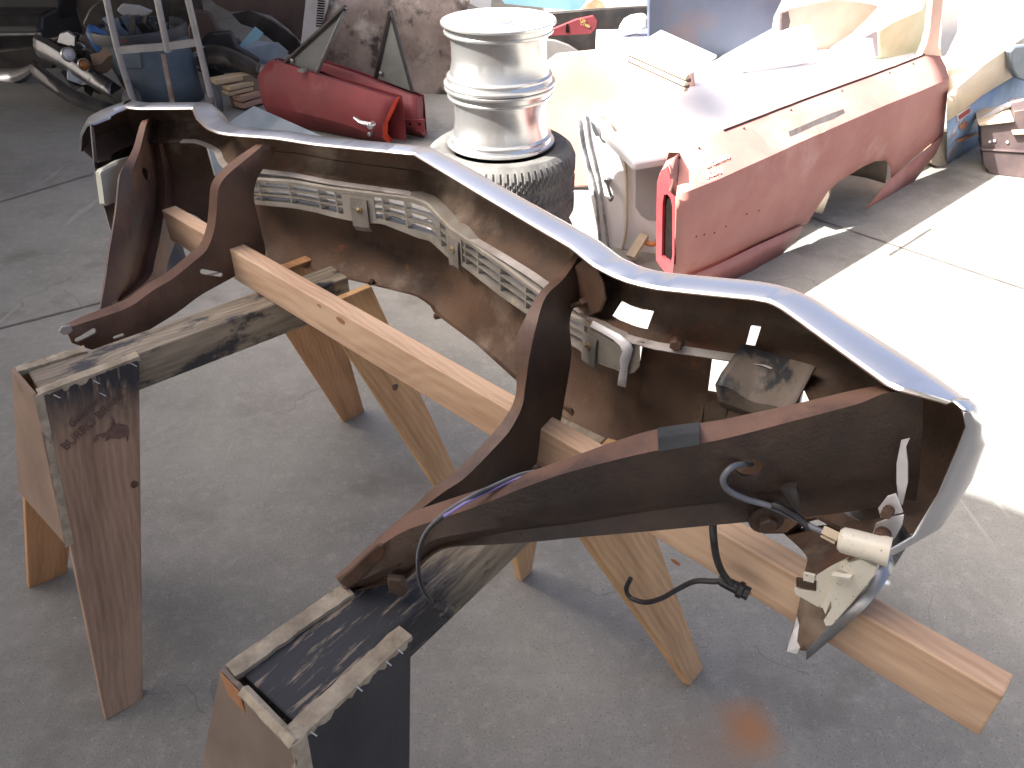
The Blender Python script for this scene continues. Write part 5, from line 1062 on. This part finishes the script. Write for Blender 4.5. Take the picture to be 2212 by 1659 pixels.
gb_ = at_z(372, 590); v, f = lathe_vf([(.055, 0), (.055, .13), (.05, .16), (.02, .17)], (gb_[0], gb_[1] + .05, 0), 24); o = mesh('dark_canister', v, f, surf('dark_blue_grey_can', (.04, .045, .055), (.06, .066, .078), 8, rough=(.5, .7), bump=0), base=(gb_[0], gb_[1] + .05, 0), smooth=40); tag(o, 'dark grey canister standing on the floor under the far bracket', 'canister')

# ---- sunlit side: salmon panel, white door, white deck, beige channel
SA, SB = G(1180, 410), (1.5, 3.95)
panel('salmon_panel', 'tall salmon pink body panel standing in the sun behind the wheel stack', 'body panel', [(1150, 150), (1180, 136), (1202, 119), (1311, 108), (1420, 112), (1500, 150), (1510, 330), (1330, 400), (1180, 412), (1150, 400)], SA, SB, SALMON, .05, bevel=.015)
wd_ = thing('car_door_assembly', 'white car door with window crank standing in full sun', 'car door', (.45, 3.35, 0))
WA, WB = np.array([.26, 3.46]), np.array([.95, 3.20]); Pw, nw, uw = vplane(WA, WB); w3 = lambda x, y, o=0.: on_plane(x, y, Pw + nw * o, nw)
v, f = prism_vf([w3(*p) for p in [(1272, 238), (1282, 228), (1312, 250), (1340, 292), (1364, 346), (1440, 336), (1478, 329), (1480, 540), (1440, 600), (1330, 590), (1310, 540), (1296, 480), (1284, 400), (1274, 300)]], -nw * .07); mesh('inner_skin', v, f, WHITEP, wd_, bevel=.012)
v, f = prism_vf([w3(*p, .004) for p in [(1372, 352), (1442, 334), (1445, 480), (1400, 476), (1384, 466), (1372, 448)]], -nw * .012); mesh('shaded_patch', v, f, GREYREC, wd_, bevel=.004)  # grey board colours in the shaded patch on the white door
mesh('weatherstrip', *tube_vf([w3(*p, .008) for p in [(1292, 244), (1312, 260), (1336, 296), (1350, 350), (1354, 420), (1352, 500), (1338, 560)]], .006, 6, 4), TAN, wd_, smooth=50)
for pts_, r_ in (([(1250, 258), (1262, 330), (1282, 400), (1290, 460), (1300, 560)], .008), ([(1266, 250), (1272, 300), (1290, 380), (1306, 470), (1318, 570)], .006)): mesh('door_seal', *tube_vf([w3(*p, .006) for p in pts_], r_, 6, 4), surf('black_and_white_seal', (.1, .1, .1), (.55, .55, .55), 10, rough=(.5, .6), bump=0) if 'black_and_white_seal' not in MATS else MATS['black_and_white_seal'], wd_, smooth=50)
v, f = prism_vf([w3(*p, .002) for p in [(1244, 262), (1252, 254), (1262, 246), (1274, 250), (1300, 440), (1320, 590), (1304, 590), (1290, 500), (1262, 360)]], -nw * .05); mesh('door_edge', v, f, WHITEP, wd_, bevel=.006)
v, f = prism_vf([w3(*p, .012) for p in [(1278, 262), (1286, 268), (1294, 286), (1296, 292), (1288, 294), (1280, 278)]], nw * .008); mesh('latch', v, f, CHROME_DULL_SHADED, wd_)
cpw = w3(1314, 388, .004); m_ = MB(); m_.add(lathe_vf([(.016, 0), (.016, .02), (.01, .03)], cpw, 16, nw)); m_.add(tube_vf([cpw + nw * .03, w3(1318, 418, .04), w3(1322, 428, .04)], .007, 8)); m_.add(lathe_vf([(.01, 0), (.01, .03), (.006, .035)], w3(1322, 426, .04), 12, nw)); m_.build('window_crank', CHROME_DULL_SHADED, wd_, smooth=40)
HZ = .71
HZW = .60
hw = sheet_at('white_hood', 'broad white car hood lying flat in the sun behind the red quarter panel', 'hood', [(1340, 345, .55), (1990, 114, .57), (1480, 156, .56)], WHITEP, .04, bevel=.012, outline=[(1276, 234), (1300, 282), (1368, 350), (1440, 338), (1467, 323), (1561, 275), (1741, 208), (1935, 131), (1988, 110), (1760, 104), (1640, 84), (1480, 158)])
fw = sheet_at('white_fender', 'smooth white fender standing behind the white hood', 'fender', [(1500, 160, .58), (1762, 128, .58), (1745, 50, .78)], WHITEP, .03, bevel=.012, outline=[(1552, 132), (1620, 160), (1762, 128), (1758, 90), (1745, 50), (1700, 60), (1640, 84), (1560, 118)])
ch = thing('steel_channel', 'weathered white steel channel with striped tan side, lying on the salmon panel', 'channel', at_z(1420, 130, .78))
cz = .79; tp = [at_z(1428, 64, cz), at_z(1549, 119, cz), at_z(1484, 160, cz), at_z(1358, 106, cz)]; v, f = prism_vf(tp, (0, 0, -.012)); mesh('top_face', v, f, WHITEP, ch, bevel=.003)
a, b = tp[3], tp[2]
for k, (z0, z1, o_, m_) in enumerate(((-.012, -.022, .006, TAN), (-.022, -.034, -.004, BROWNPL), (-.034, -.046, .008, GREENT), (-.046, -.058, .0, BROWNPL), (-.058, -.07, .006, TAN))):
    d = np.array([-(b - a)[1], (b - a)[0], 0]); d = -d / np.linalg.norm(d); d = d if d[1] < 0 else -d
    v, f = prism_vf([a + d * o_ + Z * z0, b + d * o_ + Z * z0, b + d * o_ + Z * z1, a + d * o_ + Z * z1], -d * .02); mesh('channel_lip', v, f, m_, ch)

# ---- the shaded gap behind the wheel stack
panel('black_fender', 'dark grey fender standing in shade behind the wheel stack', 'fender', [(1170, 30), (1300, 20), (1404, 14), (1404, 112), (1340, 116), (1180, 120), (1165, 90)], (.2, 5.1), (1.6, 5.0), DARKM, .04)
panel('grey_disc_fender', 'grey curved fender edge just behind the bare rims', 'fender', [(1170, 84), (1200, 88), (1228, 98), (1250, 112), (1262, 124), (1170, 132)], (.15, 4.6), (.8, 4.55), surf('mid_grey_paint', (.16, .155, .15), (.22, .21, .2), 5, rough=(.5, .6), bump=.02), .03)
rf_ = panel('red_fender_end', 'red fender end with yellow chalk scrawl, behind the wheel stack', 'fender', [(1184, 66), (1215, 54), (1244, 42), (1282, 34), (1291, 44), (1288, 62), (1276, 74), (1240, 76), (1190, 78)], (.2, 4.95), (1.2, 4.9), REDP, .03)
PR, nr, ur = vplane((.2, 4.95), (1.2, 4.9), .0015)
for bd, (x, y) in (('L2R', (1259, 45)), ('C1986', (1264, 54))): text_part('chalk_scrawl', bd, .022, on_plane(x, y, PR, nr), ur * .93 - Z * .34, Z, surf('yellow_chalk', (.45, .36, .1), (.5, .4, .14), 20, rough=(.8, .9), bump=0) if 'yellow_chalk' not in MATS else MATS['yellow_chalk'], rf_, off=.002)
v, f = prism_vf([on_plane(x, y, PR, nr) for x, y in [(1222, 62), (1224, 50), (1228, 52), (1230, 70), (1222, 71)]], nr * .001); mesh('black_tear', v, f, HOLE, rf_)
tl = thing('car_door_assembly', 'light blue car door lying high with a rusty hinge, beyond the wheel stack', 'car door', (*G(1180, 30), 0))
v, f = prism_vf(onv([(1062, -30), (1290, -30), (1262, 8), (1252, 22), (1225, 22), (1090, 8)], (-.2, 6.3), (1.4, 6.3)), (0, .06, 0)); mesh('door_skin', v, f, SKYB, tl)
v, f = prism_vf(onv([(1236, 22), (1254, 20), (1268, 6), (1284, -4), (1300, 2), (1306, 14), (1296, 26), (1284, 18), (1266, 24), (1246, 34), (1234, 36)], (-.2, 6.25), (1.4, 6.25)), (0, -.03, 0)); mesh('hinge', v, f, surf('rusty_tan_hinge', (.3, .19, .1), (.5, .4, .27), 8, rough=(.6, .8), bump=.1), tl)
v, f = prism_vf(onv([(1190, 44), (1226, 26), (1228, 32), (1192, 52)], (-.2, 6.22), (1.4, 6.22)), (0, .02, 0)); mesh('chrome_strip', v, f, ZINC, tl)
panel('sill_pressing', 'white sill piece in sun just left of the topmost rim', 'sill', [(1004, -20), (1064, -20), (1060, 24), (1046, 26), (1030, 16), (1010, 6)], (-.6, 7.2), (.4, 7.2), WHITEP, .05)
mi_ = thing('side_mirror', 'white car side mirror standing on a pale blue carton', 'mirror', at_y(1365, 92, 4.75)); PM, nm_, um = vplane((.9, 4.75), (1.9, 4.7)); m3 = lambda x, y, o=0.: on_plane(x, y, PM + nm_ * o, nm_)
v, f = prism_vf([m3(*p, .05) for p in [(1337, 78), (1340, 62), (1350, 46), (1366, 37), (1388, 34), (1400, 36), (1402, 62), (1380, 72), (1356, 78)]], -nm_ * .09); mesh('mirror_shell', v, f, WHITEP, mi_, bevel=.02, segs=4)
mesh('mirror_stem', *tube_vf([m3(1366, 76), m3(1367, 94)], [.035, .028], 12), WHITEP, mi_, smooth=40)
PC = m3(1352, 112); bxx = at_y(1352, 113, 4.7); b2 = at_y(1404, 113, 4.7); tz = at_y(1352, 82, 4.7)[2]
v, f = box_vf(np.array([(bxx[0] + b2[0]) / 2 - .06, 4.8, tz / 2]), (.16, 0, 0), (0, .12, 0), (0, 0, tz / 2)); o = mesh('pale_carton', v, f, surf('pale_blue_carton', (.42, .45, .55), (.5, .53, .62), 5, rough=(.6, .7), bump=0), base=(bxx[0], 4.8, 0), bevel=.004); tag(o, 'pale blue carton under the white mirror', 'box')
nv = panel('dark_blue_hood', 'dark blue hood standing upright with worn brown patches', 'hood', [(1402, -30), (1704, -30), (1672, 36), (1668, 62), (1620, 88), (1555, 124), (1555, 160), (1402, 160)], (1.1, 4.65), (2.6, 4.95), NAVY, .035)

# ---- the far right corner
panel('tan_fender', 'salmon and tan fender with a torn dark edge, beyond the white hood', 'fender', [(1688, 26), (1706, 14), (1760, 2), (1806, -6), (1866, 2), (1900, 14), (1870, 46), (1840, 74), (1800, 100), (1772, 124), (1755, 126), (1748, 60), (1722, 64), (1690, 68)], (1.9, 4.72), (3.2, 5.2), SALMON, .04, bevel=.012)
panel('torn_bracket', 'small dark brown bracket on the torn edge of the tan fender', 'bracket', [(1688, 28), (1704, 24), (1708, 46), (1704, 64), (1687, 68)], (1.9, 4.66), (3.2, 5.14), BROWNPL, .02)
panel('grey_valance', 'small grey folded panel below the tan fender', 'body panel', [(1862, 82), (1925, 50), (1910, 64), (1905, 122), (1890, 122), (1884, 84)], (2.3, 4.6), (3.4, 5.2), GREYREC, .03)
panel('green_fender', 'pale green fender in full sun behind the quarter panel pillar', 'fender', [(1896, 66), (1930, 44), (1990, 18), (2006, -20), (2010, 110), (1960, 132), (1900, 132)], (2.5, 4.7), (3.6, 5.3), GREENT, .04, bevel=.012)
ob = board('trim_strip', at_y(1792, 128, 4.45), at_y(1868, 72, 4.75), Z, .02, .012, ZINC); tag(ob, 'thin bright trim strip propped against the tan fender', 'trim')
panel('white_cab_panel', 'white cab panel in glaring sun beyond the quarter panel pillar', 'body panel', [(2022, -30), (2075, -30), (2068, 70), (2044, 120), (2030, 124), (2034, 60)], (2.7, 4.9), (3.6, 5.3), WHITEP, .04)
bd_ = thing('truck_bed_side', 'tan over blue truck bed side with rust holes, at the right edge', 'truck bed', (*G(2050, 360), 0))
TA, TB = G(2047, 362), G(2117, 319); TB = TA + (TB - TA) / np.linalg.norm(TB - TA) * 1.6; PT, nT, uT = vplane(TA, TB); t3 = lambda x, y, o=0.: on_plane(x, y, PT + nT * o, nT)
Tt = [(2048, 150), (2080, 120), (2150, 60), (2200, 20), (2262, -30)]; Tm = [(2045, 262), (2080, 238), (2120, 206), (2186, 166), (2262, 122)]; Tb = [(2045, 364), (2084, 340), (2118, 320), (2190, 280), (2262, 240)]
mesh('upper_side', *loft_vf([[t3(*p, -.16) for p in Tt], [t3((a[0] + b[0]) / 2, (a[1] + b[1]) / 2, .0) for a, b in zip(Tt, Tm)], [t3(*p, .0) for p in Tm]]), TANBED, bd_, smooth=40, solid=-.004)
mesh('lower_side', *loft_vf([[t3(*p, -.006) for p in Tm], [t3((a[0] + b[0]) / 2, (a[1] + b[1]) / 2, -.01) for a, b in zip(Tm, Tb)], [t3(*p, -.03) for p in Tb]]), BLUEP, bd_, smooth=40, solid=-.004)
v, f = prism_vf([t3(*p, .0) for p in [(2068, 250), (2092, 233), (2094, 241), (2070, 258)]], nT * .008); mesh('marker_lamp', v, f, REDDEEP, bd_); v, f = prism_vf([t3(*p, -.001) for p in [(2066, 249), (2093, 231), (2096, 242), (2069, 261)]], nT * .005); mesh('lamp_bezel', v, f, WHITEP, bd_)
v, f = prism_vf([t3(*p, .004) for p in [(2072, 274), (2082, 262), (2090, 262), (2086, 276), (2076, 281)]], nT * .001); mesh('rust_hole', v, f, surf('orange_rust', (.36, .13, .06), (.5, .22, .11), 20, rough=(.7, .8), bump=.1), bd_)
v, f = prism_vf([t3(*p, .006) for p in [(2066, 303), (2116, 285), (2117, 289), (2068, 308)]], nT * .001); mesh('rust_seam', v, f, MATS['orange_rust'], bd_)
gbx = [(2012, 290), (2046, 284), (2052, 300), (2048, 356), (2034, 366), (2012, 352)]
panel('rusty_mount', 'rusty body mount lying between quarter panel and truck bed', 'bracket', gbx, G(2008, 366), G(2056, 352), TAN, .06)
panel('blue_shade_panel', 'grey blue rounded panel end beyond the truck bed', 'body panel', [(2184, 112), (2194, 100), (2262, 92), (2262, 190), (2200, 170), (2188, 150)], (3.4, 4.9), (4.2, 5.4), BLUEGREY, .04, bevel=.01)
tr = thing('bumper_cover', 'grimy brown stepped plastic bumper cover at the right edge', 'bumper cover', (*G(2180, 372), 0))
RA, RB = G(2122, 372), G(2262, 388); PRr, nR, uR = vplane(RA, RB); r3 = lambda x, y, o=0.: on_plane(x, y, PRr + nR * o, nR)
def slab(px, o0, th, mat, nm): v, f = prism_vf([r3(x, y, o0) for x, y in px], -nR * th); mesh(nm, v, f, mat, tr, bevel=.004)
slab([(2118, 272), (2190, 264), (2190, 240), (2262, 230), (2262, 330), (2120, 322)], .0, .22, BROWNPL, 'cover_body')
slab([(2122, 326), (2262, 334), (2262, 392), (2140, 376), (2124, 356)], .02, .24, BROWNPL, 'lower_step')
slab([(2112, 266), (2190, 258), (2192, 264), (2116, 273)], .03, .26, TAN, 'top_ledge'); slab([(2186, 284), (2262, 282), (2262, 290), (2188, 292)], .03, .1, TAN, 'ledge'); slab([(2118, 322), (2262, 330), (2262, 334), (2120, 326)], .03, .2, BROWNPL, 'seam_rib')
mesh('cover_arch', *tube_vf([r3(2110, 264, -.05), r3(2140, 248, -.1), r3(2170, 230, -.15), r3(2240, 212, -.2)], .016, 8, 4), GREYREC, tr, smooth=50)
for x, y in ((2138, 306), (2148, 304), (2176, 307)): mesh('clip', *lathe_vf([(.008, 0), (.006, .006)], r3(x, y, .002), 10, nR), ZINC, tr)

# ---- bits lying in the sun by the quarter panel, and the back wall
ob = board('torn_trim', at_z(1362, 556, .03), at_z(1392, 508, .10), Z, .045, .02, TAN); tag(ob, 'tan torn trim piece lying at the foot of the white door', 'trim')
P = [at_z(1396, 524, .07), at_z(1410, 528, .075), at_z(1428, 520, .08)]; o = mesh('orange_hose', *tube_vf(P, .012, 8, 4), surf('orange_rubber', (.5, .16, .05), (.6, .22, .08), 8, rough=(.5, .6), bump=0), base=at_z(1410, 532), smooth=50); tag(o, 'short curved orange hose beside the red quarter panel', 'hose')
v, f = prism_vf([(-12, 9.7, 0), (14, 9.7, 0), (14, 9.7, 3.4), (-12, 9.7, 3.4)], (0, .2, 0)); bw = mesh('boundary_wall', v, f, WALLM, base=(0, 9.7, 0)); tag(bw, 'plain block wall closing the back of the yard', 'wall')

# ---- more of the dark heap at the back left
def heap(label, name, cat, px, A, B, mat, th=.05): panel(name, label, cat, px, A, B, mat, th, bevel=.02)
heap('black inner fender lying behind the bin, at the top of the heap', 'inner_fender', 'fender', [(176, 52), (190, 20), (232, -20), (340, -25), (430, -20), (440, 40), (420, 90), (330, 60), (200, 88)], (-4.6, 7.3), (-2.4, 7.2), DARKM)
heap('grey folded door skin standing at the back, left of the brown fender', 'folded_panel', 'body panel', [(250, 22), (262, 8), (300, 12), (330, 24), (316, 36), (262, 34)], (-4.4, 7.0), (-2.6, 6.9), GREYREC, .03)
heap('rusty brown floor pan leaning in the gap right of the bin', 'floor_pan', 'body panel', [(404, 60), (420, 20), (452, 26), (470, 60), (520, 90), (500, 150), (440, 160), (410, 150)], (-3.2, 6.6), (-1.6, 6.5), BROWNP)
heap('black grille surround standing between bin and stacked boards', 'grille_surround', 'grille surround', [(424, 92), (450, 70), (500, 66), (512, 100), (560, 128), (540, 168), (456, 172), (430, 150)], (-2.9, 6.2), (-1.5, 6.1), BLACKM)
heap('dark bonnet lying under the chrome bumper at the left', 'dark_bonnet', 'hood', [(-30, 110), (90, 96), (130, 130), (90, 180), (60, 150), (-30, 176)], (-5.6, 6.9), (-3.2, 6.8), DARKM)
heap('dark blue trim board leaning on the heap left of the bin', 'trim_board', 'trim', [(90, 86), (160, 72), (204, 78), (214, 120), (190, 150), (130, 118)], (-4.4, 6.5), (-3, 6.4), BROWNPL, .02)
heap('tall black cabinet back at the far left corner', 'cabinet_back', 'cabinet', [(-40, -40), (128, -40), (132, 40), (120, 92), (-40, 110)], (-7.0, 7.9), (-3.6, 7.7), BLACKM, .3)
